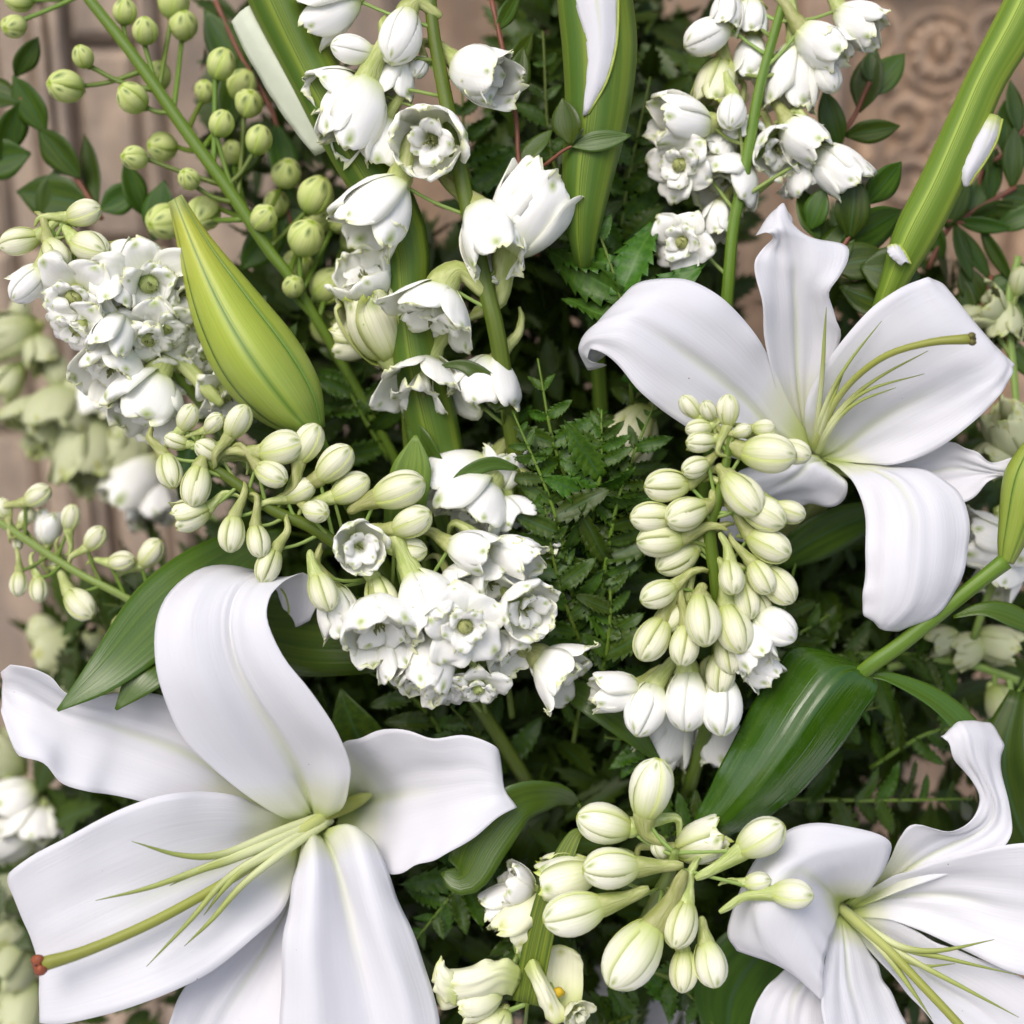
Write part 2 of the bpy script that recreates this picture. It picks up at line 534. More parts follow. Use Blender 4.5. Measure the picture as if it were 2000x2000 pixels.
# the framed carving on the other side
slab('carved_panel', Wl(800, 300)[0], Wl(2300, 300)[0], .62, 2.2, .0015, .0, .001, wall, 'carved')
cx0, cx1 = Wl(1665, 200)[0], Wl(1975, 200)[0]
zt, zb = Wl(1800, 10)[2], Wl(1800, 830)[2]
for a, b, c, d in [(cx0 - .03, cx0 - .006, zb, zt + .2), (cx1 + .006, cx1 + .03, zb, zt + .2)]:
    slab('stile', a, b, c, d, .016, .0, .004, wall, 'carved')
slab('rail', cx0 - .006, cx1 + .006, zt + .012, zt + .05, .014, .0, .004, wall, 'carved')
slab('rail', cx0 - .006, cx1 + .006, zb, zb + .03, .014, .0, .004, wall, 'carved')

def relief(name, pts, r):
    p = np.array([[Wl(x, y)[0], WALL_Y - .002, Wl(x, y)[2]] for x, y in pts])
    s = Wl(1001, 500)[0] - Wl(1000, 500)[0]
    return put(name, tube_mesh(name, p, [q * s * 1.35 for q in r], M['carved'], 16, 8, False), wall)
def spiral(x, y, r0, r1, a0, a1, n=12):
    return [(x + (r0 + (r1 - r0) * i / n) * math.cos(math.radians(a0 + (a1 - a0) * i / n)),
             y + (r0 + (r1 - r0) * i / n) * math.sin(math.radians(a0 + (a1 - a0) * i / n))) for i in range(n + 1)]
RX, RY = 1832, 100
for k in range(12):
    a = math.radians(30 * k + 8)
    relief('ray', [(RX + 26 * math.cos(a), RY + 26 * math.sin(a)), (RX + 46 * math.cos(a), RY + 46 * math.sin(a)),
                   (RX + 62 * math.cos(a), RY + 62 * math.sin(a))], [7, 10, 4])
relief('boss', [(RX - 12, RY), (RX, RY - 2), (RX + 12, RY)], [9, 19, 9])
relief('ring', spiral(RX, RY, 78, 78, 0, 355, 20), [6])
for x, y, a0, sg in [(1760, 235, 30, 1), (1900, 250, 150, -1), (1770, 360, -40, 1), (1925, 400, 200, -1), (1800, 480, 60, 1), (1700, 60, 20, 1),
                     (1950, 60, 160, -1), (1840, 320, 90, 1), (1720, 560, 0, -1), (1880, 600, 120, 1), (1780, 700, 0, 1)]:
    relief('scroll', spiral(x, y, 14, 62, a0, a0 + sg * 430, 16), [5, 9, 10, 5])
for x, y, a in [(1735, 160, 50), (1800, 205, 20), (1870, 190, -30), (1830, 420, 80), (1870, 330, 10), (1740, 300, -60), (1760, 430, 40), (1900, 330, 70),
                (1935, 480, 120), (1850, 520, 10), (1690, 300, 80), (1700, 420, 100)]:
    c, s = math.cos(math.radians(a)), math.sin(math.radians(a))
    relief('carved_leaf', [(x - 34 * c, y - 34 * s), (x, y + 6), (x + 34 * c, y + 34 * s)], [2, 13, 2])
for k in range(26):                           # more of the carving, seen only through gaps in the leaves
    x, y = random.uniform(1400, 1960), random.uniform(560, 1750)
    a = random.uniform(0, 360)
    relief('scroll', spiral(x, y, 12, random.uniform(40, 70), a, a + random.choice((-1, 1)) * 420, 14), [5, 9, 10, 5])

TZ = 0.60
V, F = [], []
nx = 60
for i in range(nx + 1):
    for j in range(31):
        x, y = -1.4 + 2.8 * i / nx, CAM[1] - .1 + (WALL_Y - .03 - CAM[1] + .1) * j / 30
        V.append((x, y, TZ + .004 * math.sin(x * 17 + y * 9) + .003 * math.sin(y * 31 - x * 11)))
for i in range(nx):
    for j in range(30):
        a = i * 31 + j
        F.append((a, a + 31, a + 32, a + 1))
tb = put('tablecloth', mesh_of('tablecloth', V, F, M['cloth']))
tb['kind'] = 'structure'
tb['label'] = 'white cloth under the flower arrangement'

# ------------------------------------------------------------------ lilies
def lily(name, at, label, petals, styles, filaments, extra=None):
    t = thing(name, at, label, 'lily')
    for i, pr in enumerate(petals):
        kw = pr[1] if isinstance(pr, tuple) else {}
        rows = pr[0] if isinstance(pr, tuple) else pr
        kw = dict(kw)
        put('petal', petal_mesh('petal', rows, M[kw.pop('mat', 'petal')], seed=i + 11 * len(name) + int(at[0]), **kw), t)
    for pts, rad, sm, sr in styles:
        s = put('style', tube_mesh('style', pts, rad, M['style'], 24, 10), t)
        if sm:
            e = np.array(pts[-1], float)
            d = e - np.array(pts[-2], float)
            d /= np.linalg.norm(d)
            Vs, Fs = [], []
            for q in range(3):                 # three-lobed stigma
                a = q * 2.09 + .5
                side = np.array([-d[1], d[0], 0]) * math.cos(a) + np.array([0, 0, 1.0]) * math.sin(a)
                p = [e - d * 4 + side * 2, e + d * 1 + side * sr * .42, e + d * sr * .35 + side * sr * .40, e + d * sr * .5 + side * sr * .1]
                v_, f_, _ = tube_vf(p, [sr * .3, sr * .52, sr * .5, sr * .08], 8, 8)
                Fs += [tuple(i + sum(len(x) for x in Vs) for i in f) for f in f_]
                Vs.append(v_)
            o = put('stigma', mesh_of('stigma', P(np.concatenate(Vs)), Fs, M[sm]), s, Matrix())
    for pts, r in filaments:
        put('filament', tube_mesh('filament', pts, [r, r * .95, r * .8, r * .55, .6], M['filament'], 20, 7), t)
    return t

L1 = [
 ([[(595,1600,-160),(603,1600,-170),(612,1600,-172),(622,1600,-168),(628,1600,-155)],
  [(555,1598,-85),(588,1592,-110),(606,1575,-130),(640,1588,-110),(668,1580,-75)],
  [(490,1560,-30),(555,1560,-70),(592,1535,-100),(650,1545,-45),(682,1535,-25)],
  [(415,1500,10),(490,1495,-20),(572,1490,-55),(640,1475,0),(682,1490,15)],
  [(355,1438,40),(440,1428,25),(535,1425,-5),(600,1415,45),(655,1425,58)],
  [(316,1350,60),(400,1352,62),(492,1360,30),(552,1350,72),(607,1350,78)],
  [(302,1280,60),(378,1285,72),(458,1290,45),(508,1285,80),(555,1285,82)],
  [(305,1210,40),(372,1212,62),(445,1220,42),(487,1217,72),(523,1215,74)],
  [(332,1155,0),(392,1155,35),(456,1165,20),(495,1168,48),(526,1172,56)],
  [(390,1112,-55),(432,1118,-15),(484,1133,-14),(515,1140,14),(544,1147,25)],
  [(455,1104,-105),(485,1112,-70),(520,1125,-55),(545,1128,-25),(568,1128,-5)],
  [(515,1128,-165),(530,1135,-140),(545,1146,-95),(572,1136,-60),(598,1121,-35)],
  [(520,1190,-200),(535,1190,-170),(553,1192,-135),(590,1178,-95),(622,1168,-65)],
  [(545,1228,-200),(550,1227,-180),(560,1226,-160),(580,1224,-130),(605,1212,-105)]], {'ridge': 7, 'nu': 41, 'ruffle': 1}),
 [[(590,1590,-180),(585,1600,-185),(575,1612,-180)],
  [(480,1480,-130),(480,1540,-150),(440,1610,-120)],
  [(390,1400,-90),(414,1498,-115),(370,1590,-90)],
  [(315,1358,-60),(340,1461,-85),(290,1570,-60)],
  [(232,1352,-40),(250,1430,-70),(215,1552,-40)],
  [(186,1362,-30),(207,1415,-60),(165,1546,-20)],
  [(130,1352,-10),(150,1400,-55),(120,1528,-10)],
  [(95,1322,0),(110,1388,-50),(85,1492,0)],
  [(55,1302,5),(65,1365,-45),(45,1478,0)],
  [(26,1297,-10),(30,1350,-50),(27,1465,-15)],
  [(12,1303,-40),(12,1345,-70),(6,1400,-50)],
  [(4,1312,-70),(6,1335,-90),(3,1370,-80)]],
 [[(600,1600,-150),(590,1615,-160),(582,1640,-150)],
  [(530,1584,-110),(520,1650,-130),(576,1700,-100)],
  [(465,1555,-60),(455,1683,-80),(555,1772,-50)],
  [(390,1546,-20),(390,1710,-40),(500,1828,-10)],
  [(320,1552,10),(320,1740,-10),(415,1896,20)],
  [(250,1575,30),(250,1772,10),(335,1938,40)],
  [(190,1602,40),(190,1800,15),(255,1968,50)],
  [(120,1641,45),(130,1828,15),(180,1988,50)],
  [(52,1678,35),(92,1848,0),(125,2000,30)],
  [(12,1714,10),(70,1862,-28),(80,1998,0)],
  [(30,1745,-50),(85,1870,-80),(95,1990,-60)]],
 [[(585,1640,-160),(592,1640,-168),(600,1640,-160)],
  [(550,1740,-130),(572,1745,-145),(592,1750,-130)],
  [(450,1840,-90),(520,1850,-115),(580,1860,-90)],
  [(370,1915,-60),(470,1930,-85),(570,1950,-60)],
  [(335,1985,-40),(430,1995,-65),(560,2020,-40)],
  [(315,2070,-40),(400,2080,-60),(545,2100,-40)],
  [(340,2170,-60),(400,2180,-70),(500,2190,-60)],
  [(400,2250,-100),(420,2255,-100),(450,2250,-100)]],
 [[(604,1625,-150),(612,1625,-150),(622,1628,-158),(632,1622,-150),(640,1615,-150)],
  [(587,1662,-72),(612,1640,-58),(640,1652,-105),(680,1615,-62),(722,1632,-72)],
  [(572,1720,-20),(615,1700,2),(660,1700,-60),(705,1685,-8),(756,1700,-40)],
  [(558,1790,0),(615,1790,28),(680,1780,-35),(730,1770,12),(790,1785,-20)],
  [(551,1850,10),(615,1870,38),(697,1860,-20),(755,1850,18),(820,1860,-20)],
  [(548,1930,10),(620,1950,42),(716,1940,-14),(785,1940,22),(848,1940,-20)],
  [(547,2010,10),(625,2030,40),(730,2015,-10),(800,2015,20),(857,2010,-15)],
  [(560,2100,0),(640,2110,30),(740,2100,-10),(800,2100,10),(850,2090,-20)],
  [(620,2200,-30),(680,2200,-10),(740,2200,-20),(780,2195,-20),(820,2180,-40)],
  [(720,2280,-70),(730,2285,-60),(740,2288,-60),(750,2285,-65),(760,2280,-70)]],
 ([[(655,1560,-190),(662,1590,-235),(655,1620,-190)],
  [(665,1500,-130),(705,1568,-232),(692,1640,-140)],
  [(670,1455,-90),(745,1558,-195),(725,1690,-95)],
  [(712,1438,-60),(785,1552,-125),(765,1708,-60)],
  [(770,1421,-40),(840,1542,-85),(815,1690,-35)],
  [(840,1440,-25),(885,1535,-55),(865,1672,-15)],
  [(905,1436,-15),(930,1528,-35),(920,1640,-10)],
  [(958,1452,-20),(963,1530,-28),(972,1597,-15)],
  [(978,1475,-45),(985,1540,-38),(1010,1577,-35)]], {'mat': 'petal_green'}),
]
LILY1_OVARY = [(726,1552,-214),(705,1560,-192),(675,1575,-160),(632,1594,-140)]
lily1 = lily('lily', (615, 1600, -170), 'open white lily with a rust tipped pistil and a petal curling over at its top', L1,
     [([(640,1592,-165),(600,1615,-100),(500,1685,-20),(414,1738,20),(290,1805,60),(166,1858,90),(80,1884,105)], [13,12,11,10,11,12,16], 'stigma_red', 24)],
     [([(640,1590,-160),(538,1627,-50),(435,1668,20),(352,1670,55),(257,1643,90)], 10),
      ([(645,1592,-160),(545,1640,-45),(450,1680,20),(393,1700,45),(331,1730,60)], 10),
      ([(640,1596,-160),(540,1640,-40),(393,1697,40),(290,1734,70),(186,1759,90)], 9),
      ([(640,1600,-155),(560,1650,-50),(480,1695,10),(439,1734,35),(398,1788,40)], 10),
      ([(645,1602,-150),(560,1660,-35),(476,1726,20),(414,1796,40),(360,1848,45)], 9),
      ([(640,1600,-155),(550,1650,-40),(447,1713,25),(373,1796,55),(286,1888,70)], 9)])
put('ovary', tube_mesh('ovary', LILY1_OVARY, [4, 12, 14, 12], M['style'], 16, 12), lily1)
put('rib', tube_mesh('rib', [(548,1150,-88),(562,1168,-105),(566,1195,-128),(556,1222,-158)], [1, 4.5, 4.5, 1], M['margin'], 14, 7), lily1)
L2 = [
 [[(1590,870,-150),(1585,885,-158),(1580,895,-150)],
  [(1545,790,-110),(1520,850,-120),(1500,905,-100)],
  [(1510,715,-70),(1465,790,-80),(1420,890,-60)],
  [(1480,660,-35),(1405,740,-35),(1350,840,-25)],
  [(1442,612,-10),(1345,695,-2),(1292,800,0)],
  [(1396,572,0),(1290,655,20),(1247,762,15)],
  [(1335,543,-5),(1235,625,28),(1213,720,20)],
  [(1270,546,-25),(1188,632,15),(1180,690,8)],
  [(1222,572,-55),(1152,648,-10),(1155,682,-8)],
  [(1195,615,-85),(1132,676,-45),(1150,700,-30)],
  [(1215,670,-120),(1148,720,-80),(1185,716,-55)]],
 [[(1570,880,-160),(1580,885,-168),(1590,880,-160)],
  [(1545,830,-130),(1567,830,-150),(1590,800,-130)],
  [(1515,760,-90),(1558,750,-118),(1610,740,-100)],
  [(1496,680,-50),(1555,670,-88),(1642,660,-70)],
  [(1490,605,-20),(1553,600,-58),(1632,618,-50)],
  [(1479,545,-5),(1550,550,-38),(1619,575,-25)],
  [(1474,512,-5),(1550,520,-24),(1640,540,-15)],
  [(1488,488,-12),(1545,492,-15),(1657,505,-20)],
  [(1510,468,0),(1540,468,-5),(1652,481,-35)],
  [(1500,455,15),(1535,447,5),(1600,470,-45)],
  [(1478,462,-10),(1528,425,-5),(1560,452,-45)],
  [(1484,443,-35),(1526,405,-20),(1545,428,-45)],
  [(1520,408,-40),(1529,398,-38),(1534,405,-45)]],
 ([[(1585,880,-160),(1600,895,-172),(1620,900,-160)],
  [(1572,830,-110),(1640,880,-150),(1690,905,-120)],
  [(1580,770,-70),(1690,840,-112),(1750,907,-80)],
  [(1625,690,-30),(1750,800,-75),(1820,882,-50)],
  [(1690,614,0),(1820,765,-48),(1880,842,-30)],
  [(1745,570,5),(1875,735,-30),(1926,800,-20)],
  [(1795,547,-5),(1920,715,-22),(1960,762,-25)],
  [(1825,543,-20),(1945,690,-25),(1977,728,-35)],
  [(1855,572,-45),(1940,672,-45),(1982,712,-48)]], {}),
 [[(1610,890,-170),(1610,905,-175),(1620,920,-165)],
  [(1700,890,-140),(1720,925,-148),(1740,960,-130)],
  [(1780,888,-110),(1800,925,-128),(1810,978,-105)],
  [(1850,864,-90),(1865,915,-108),(1882,982,-85)],
  [(1900,880,-75),(1910,920,-88),(1932,940,-75)],
  [(1940,903,-65),(1950,925,-72),(1962,928,-70)],
  [(1978,894,-60),(1987,935,-75),(1970,950,-95)],
  [(2015,890,-60),(2025,940,-80),(1995,975,-110)]],
 [[(1605,895,-160),(1620,900,-168),(1640,905,-160)],
  [(1640,915,-110),(1680,915,-112),(1720,910,-110)],
  [(1665,940,-70),(1730,930,-52),(1790,917,-75)],
  [(1682,975,-40),(1765,960,-12),(1840,935,-45)],
  [(1690,1020,-15),(1785,1010,14),(1878,966,-25)],
  [(1691,1080,0),(1785,1070,28),(1894,1030,-15)],
  [(1688,1140,5),(1780,1130,32),(1888,1095,-10)],
  [(1684,1180,0),(1765,1180,24),(1862,1165,-15)],
  [(1690,1203,-10),(1735,1214,8),(1815,1209,-25)],
  [(1703,1210,-20),(1722,1228,-10),(1758,1234,-30)]],
 [[(1600,890,-160),(1610,905,-150),(1630,920,-140)],
  [(1556,886,-95),(1585,900,-75),(1655,945,-85)],
  [(1530,898,-85),(1560,925,-70),(1640,985,-110)],
  [(1480,908,-95),(1520,950,-85),(1575,985,-120)],
  [(1440,925,-115),(1470,975,-105),(1530,990,-135)],
  [(1414,980,-145),(1435,1010,-135),(1490,1030,-150)],
  [(1405,1030,-170),(1425,1050,-165),(1460,1060,-165)]],
]
lily2 = lily('lily', (1598, 880, -170), 'open white lily whose broad lower petal droops, standing behind a spike of cream buds', L2,
     [([(1592,880,-165),(1600,850,-110),(1631,786,-50),(1676,733,0),(1738,691,40),(1821,668,70),(1896,662,85)], [8,8,7,6.5,7,8,11], 'stigma_green', 15)],
     [([(1590,885,-165),(1597,820,-90),(1606,730,-30),(1610,660,-5),(1614,600,10)], 6),
      ([(1592,885,-165),(1600,830,-90),(1622,770,-45),(1660,705,-10),(1722,627,10)], 6),
      ([(1594,885,-165),(1603,845,-100),(1618,800,-60),(1632,765,-40),(1648,728,-25)], 6),
      ([(1594,885,-165),(1612,840,-95),(1655,785,-45),(1720,735,-5),(1813,685,15)], 6),
      ([(1594,888,-165),(1612,845,-95),(1650,795,-50),(1705,758,-15),(1806,730,0)], 6),
      ([(1596,888,-165),(1615,850,-95),(1640,815,-60),(1680,783,-30),(1750,757,-15)], 6)])
put('flower_tube', tube_mesh('flower_tube', [(1610,905,-185),(1590,960,-230),(1560,1010,-290),(1520,1060,-380)], [34,40,30,14], M['spur'], 14, 14), lily2)
L3 = [
 ([[(1652,1755,-150),(1641,1768,-158),(1638,1785,-150)],
  [(1692,1745,-80),(1620,1740,-75),(1632,1800,-90)],
  [(1735,1680,-40),(1590,1715,0),(1625,1825,-40)],
  [(1732,1638,-20),(1560,1700,30),(1617,1850,-10)],
  [(1640,1611,-10),(1530,1715,45),(1611,1880,10)],
  [(1545,1617,-15),(1500,1750,45),(1608,1905,15)],
  [(1470,1690,-30),(1480,1800,30),(1607,1925,10)],
  [(1420,1812,-40),(1500,1855,10),(1607,1942,0)],
  [(1440,1856,-50),(1535,1893,-10),(1606,1953,-10)]], {'groove': 0, 'ruffle': 2, 'wob': 3}),
 [[(1650,1765,-150),(1660,1768,-165),(1670,1775,-155)],
  [(1725,1700,-100),(1740,1720,-125),(1720,1755,-100)],
  [(1755,1640,-70),(1800,1680,-95),(1800,1725,-75)],
  [(1785,1612,-50),(1860,1650,-82),(1880,1695,-60)],
  [(1850,1622,-50),(1905,1630,-70),(1945,1668,-50)],
  [(1895,1603,-55),(1935,1605,-65),(1974,1632,-50)],
  [(1913,1565,-60),(1942,1570,-58),(1974,1585,-60)],
  [(1900,1525,-60),(1925,1525,-52),(1959,1530,-70)],
  [(1866,1490,-50),(1905,1480,-40),(1955,1475,-75)],
  [(1855,1455,-45),(1895,1435,-38),(1959,1447,-80)],
  [(1843,1442,-50),(1878,1409,-60),(1935,1415,-92)],
  [(1838,1441,-75),(1862,1428,-90),(1905,1425,-115)]],
 [[(1655,1765,-150),(1665,1775,-170),(1660,1790,-160)],
  [(1735,1717,-100),(1740,1752,-135),(1750,1800,-110)],
  [(1845,1678,-50),(1860,1750,-85),(1870,1850,-60)],
  [(1970,1650,-10),(1970,1770,-48),(1980,1900,-20)],
  [(2060,1655,10),(2070,1785,-15),(2080,1910,0)],
  [(2150,1720,10),(2160,1800,0),(2160,1880,0)]],
 [[(1660,1785,-160),(1655,1795,-168),(1650,1800,-160)],
  [(1740,1795,-125),(1740,1850,-140),(1720,1880,-115)],
  [(1830,1840,-90),(1830,1920,-110),(1790,1960,-85)],
  [(1930,1880,-60),(1920,1980,-80),(1870,2050,-60)],
  [(2020,1930,-40),(2000,2060,-55),(1950,2130,-40)],
  [(2080,2060,-40),(2060,2120,-50),(2020,2180,-40)]],
 [[(1632,1785,-140),(1640,1790,-155),(1650,1795,-150)],
  [(1618,1845,-55),(1652,1850,-75),(1700,1860,-118)],
  [(1604,1925,-15),(1660,1925,-45),(1735,1930,-95)],
  [(1608,1990,-5),(1680,2000,-40),(1775,2010,-70)],
  [(1630,2080,-10),(1700,2090,-40),(1790,2090,-60)],
  [(1690,2170,-40),(1720,2175,-50),(1760,2170,-60)]],
 [[(1600,1850,-150),(1620,1850,-155),(1640,1850,-150)],
  [(1538,1890,-110),(1580,1900,-108),(1640,1900,-110)],
  [(1492,1935,-90),(1550,1950,-88),(1615,1960,-90)],
  [(1468,1985,-80),(1540,2010,-78),(1612,2020,-80)],
  [(1460,2060,-90),(1530,2080,-90),(1600,2080,-90)],
  [(1480,2140,-120),(1530,2150,-120),(1570,2140,-120)]],
]
lily3 = lily('lily', (1641, 1771, -170), 'open white lily with one long petal rising to a rolled brownish tip', L3,
     [([(1640,1772,-165),(1690,1815,-100),(1740,1860,-45),(1800,1923,0),(1872,2000,35),(1930,2070,60)], [11,10,9,9,9,10], None, 0)],
     [([(1640,1770,-165),(1710,1822,-90),(1770,1852,-45),(1840,1856,-10),(1942,1835,25)], 9),
      ([(1642,1770,-165),(1712,1826,-90),(1780,1856,-45),(1850,1872,-15),(1987,1904,20)], 9),
      ([(1640,1772,-165),(1700,1822,-100),(1750,1862,-60),(1800,1886,-40),(1866,1882,-20)], 8),
      ([(1640,1774,-165),(1710,1830,-90),(1790,1880,-40),(1880,1928,-5),(1990,1987,20)], 8),
      ([(1640,1775,-165),(1695,1825,-95),(1735,1870,-50),(1775,1925,-20),(1820,1990,0)], 9)])

lily('lily', (1260, 2060, -260), 'white lily low down, only slivers of petal showing between dark fern leaflets',
 [[[(1300,2150,-630),(1310,2160,-635),(1320,2170,-630)],[(1220,2040,-570),(1270,2070,-580),(1350,2080,-580)],[(1150,1950,-545),(1220,1990,-555),(1330,1985,-560)],[(1120,1890,-545),(1180,1930,-550),(1260,1925,-560)],[(1120,1860,-570),(1140,1870,-570),(1160,1880,-570)]],
  [[(1320,2150,-630),(1330,2160,-635),(1340,2170,-630)],[(1320,2040,-580),(1370,2070,-585),(1430,2080,-580)],[(1320,1960,-570),(1370,1985,-575),(1430,1985,-570)],[(1330,1920,-580),(1360,1930,-580),(1390,1940,-580)]]], [], [])

# ------------------------------------------------------------------ florets of the spikes
PROF = {   # v -> x, r, half width
 'bud':   dict(x=[-.5, -.36, -.12, .14, .36, .47, .50], r=[.06, .20, .305, .325, .24, .10, .02], h=[.06, .19, .27, .28, .20, .09, .02], rho=.0, ruf=0.0),
 'round': dict(x=[-.46, -.36, -.12, .16, .38, .50, .53], r=[.08, .27, .415, .43, .31, .15, .04], h=[.08, .25, .36, .37, .25, .12, .03], rho=.0, ruf=0.0),
 'bell':  dict(x=[-.5, -.38, -.15, .12, .34, .48, .54], r=[.06, .23, .37, .42, .40, .38, .39], h=[.06, .20, .34, .38, .33, .22, .08], rho=.30, ruf=.06),
 'cup':   dict(x=[-.42, -.36, -.18, .04, .20, .30, .33], r=[.05, .22, .40, .50, .53, .51, .46], h=[.05, .18, .33, .40, .37, .26, .09], rho=.36, ruf=.06),
 'flare': dict(x=[-.40, -.33, -.18, .00, .14, .22, .22], r=[.05, .21, .37, .48, .55, .61, .65], h=[.05, .17, .30, .35, .31, .20, .06], rho=.34, ruf=.035),
 'open':  dict(x=[-.20, -.14, -.06, .00, .01, -.01, -.06], r=[.04, .12, .26, .40, .52, .60, .65], h=[.04, .12, .24, .31, .30, .20, .05], rho=.75, ruf=.05),
 'inner': dict(x=[-.20, -.10, .02, .10, .14, .14, .12], r=[.03, .08, .15, .23, .30, .36, .39], h=[.04, .09, .15, .20, .21, .17, .08], rho=.24, ruf=.045),
}
_mc = {}
def sepal_mesh(cls, var, mat):
    key = ('s', cls, var, mat)
    if key in _mc:
        return _mc[key]
    r_ = np.random.default_rng(var * 7 + len(cls) * 131)
    p = PROF[cls]
    nv, nu = (15, 9) if cls != 'inner' else (11, 7)
    vv = np.linspace(0, 1, nv)
    x = crom(np.array(p['x'])[:, None], nv)[:, 0]
    r = crom(np.array(p['r'])[:, None], nv)[:, 0] * r_.uniform(.95, 1.05)
    h = crom(np.array(p['h'])[:, None], nv)[:, 0] * r_.uniform(.92, 1.08)
    rho = np.maximum(np.maximum(r, .03), p['rho'])
    G = np.empty((nv, nu, 3))
    ph = r_.uniform(0, 6.28, 5)
    tw = r_.uniform(-.12, .12)
    for j, u in enumerate(np.linspace(-1, 1, nu)):
        a = u * h / rho
        crum = (0 if cls in ('bud', 'round') else .026 * vv * np.sin(vv * 8 + 3 * u + ph[2]) * np.cos(u * 4 + ph[3] + vv * 4) + .008 * vv * np.sin(13 * vv - 7 * u + ph[4]))
        lift = .024 * u * np.clip(vv * 3, 0, 1) * (1.0 if cls in ('bud', 'round', 'bell') else .7)
        ruf = p['ruf'] * (abs(u) ** 2 * .9 + .35) * np.clip(vv * 1.6 - .3, 0, 1) * (np.sin(vv * 8 + ph[0] + 2.5 * u) + .7 * np.sin(vv * 5 - 7 * u + ph[1]))
        pinch = (-.075 if cls == 'round' else -.035) * abs(u) ** 3 * np.clip(vv * 1.6 - .2, 0, 1) if cls in ('bud', 'round') else 0
        rr = rho * np.cos(a) - rho + r + lift + pinch + crum + ruf * .6 + (.018 * np.cos(u * 9) * vv * (1 - vv) if cls != 'inner' else 0)
        tt = rho * np.sin(a) + tw * vv ** 2 * (.4 if cls in ('cup', 'flare', 'open', 'inner') else 0)
        xx = x + ruf + (-.05 * abs(u) ** 3 * np.clip(vv * 3 - 2, 0, 1) * r_.uniform(.4, 1.6) if cls in ('cup', 'flare', 'open', 'inner', 'bell') else 0)
        G[:, j] = np.stack([xx, tt, rr], 1)
    V, F, uv = shell(G, .018 if cls != 'inner' else .014)
    _mc[key] = mesh_of('sepal', V, F, M[mat], uv)
    return _mc[key]

def core_mesh(cls, var, spur, mat='spur'):
    key = ('c', cls, var, spur, mat)
    if key in _mc:
        return _mc[key]
    r_ = np.random.default_rng(var + 77)
    x0 = PROF[cls]['x'][0]
    if spur:
        up = r_.uniform(.02, .22)
        sd = r_.uniform(-.12, .12)
        fat = .135 if cls in ('bud', 'bell') else .10
        pts = [(x0 + .30, 0, 0), (x0 + .08, 0, .02), (x0 - .16, sd * .4, .05 + up * .4), (x0 - .46, sd, .08 + up), (x0 - .72, sd * 1.3, .06 + up * r_.uniform(.3, 1.3)), (x0 - .86, sd * 1.1, up * r_.uniform(-.4, .8))]
        rad = [.10, fat * 1.35, fat, fat * .72, fat * .5, fat * .22]
    else:
        pts = [(x0 + .35, 0, 0), (x0 + .12, 0, 0), (x0 - .02, 0, 0), (x0 - .10, 0, 0)]
        rad = [.08, .13, .10, .05]
    V, F, uv = tube_vf(pts, rad, 16 if spur else 8, 9)
    if spur:
        n = V.shape[0]
        V = V + r_.normal(0, .006, (n, 3))
    _mc[key] = mesh_of('floret', V, F, M[mat], uv)
    return _mc[key]

def stamen_mesh(var):
    key = ('st', var)
    if key in _mc:
        return _mc[key]
    r_ = np.random.default_rng(var)
    Vs, Fs, n = [], [], 0
    for i in range(9):
        a, q = r_.uniform(0, 6.28), r_.uniform(.02, .10)
        e = np.array([r_.uniform(.0, .12), q * math.cos(a), q * math.sin(a)])
        v, f, _ = tube_vf([(-.2, 0, 0), e * .6, e, e + np.array([.05, .01, -.01])], [.009, .009, .018, .008], 6, 5)
        Fs += [tuple(k + n for k in t) for t in f]
        n += len(v)
        Vs.append(v)
    _mc[key] = mesh_of('stamens', np.concatenate(Vs), Fs, M['stamen'])
    return _mc[key]

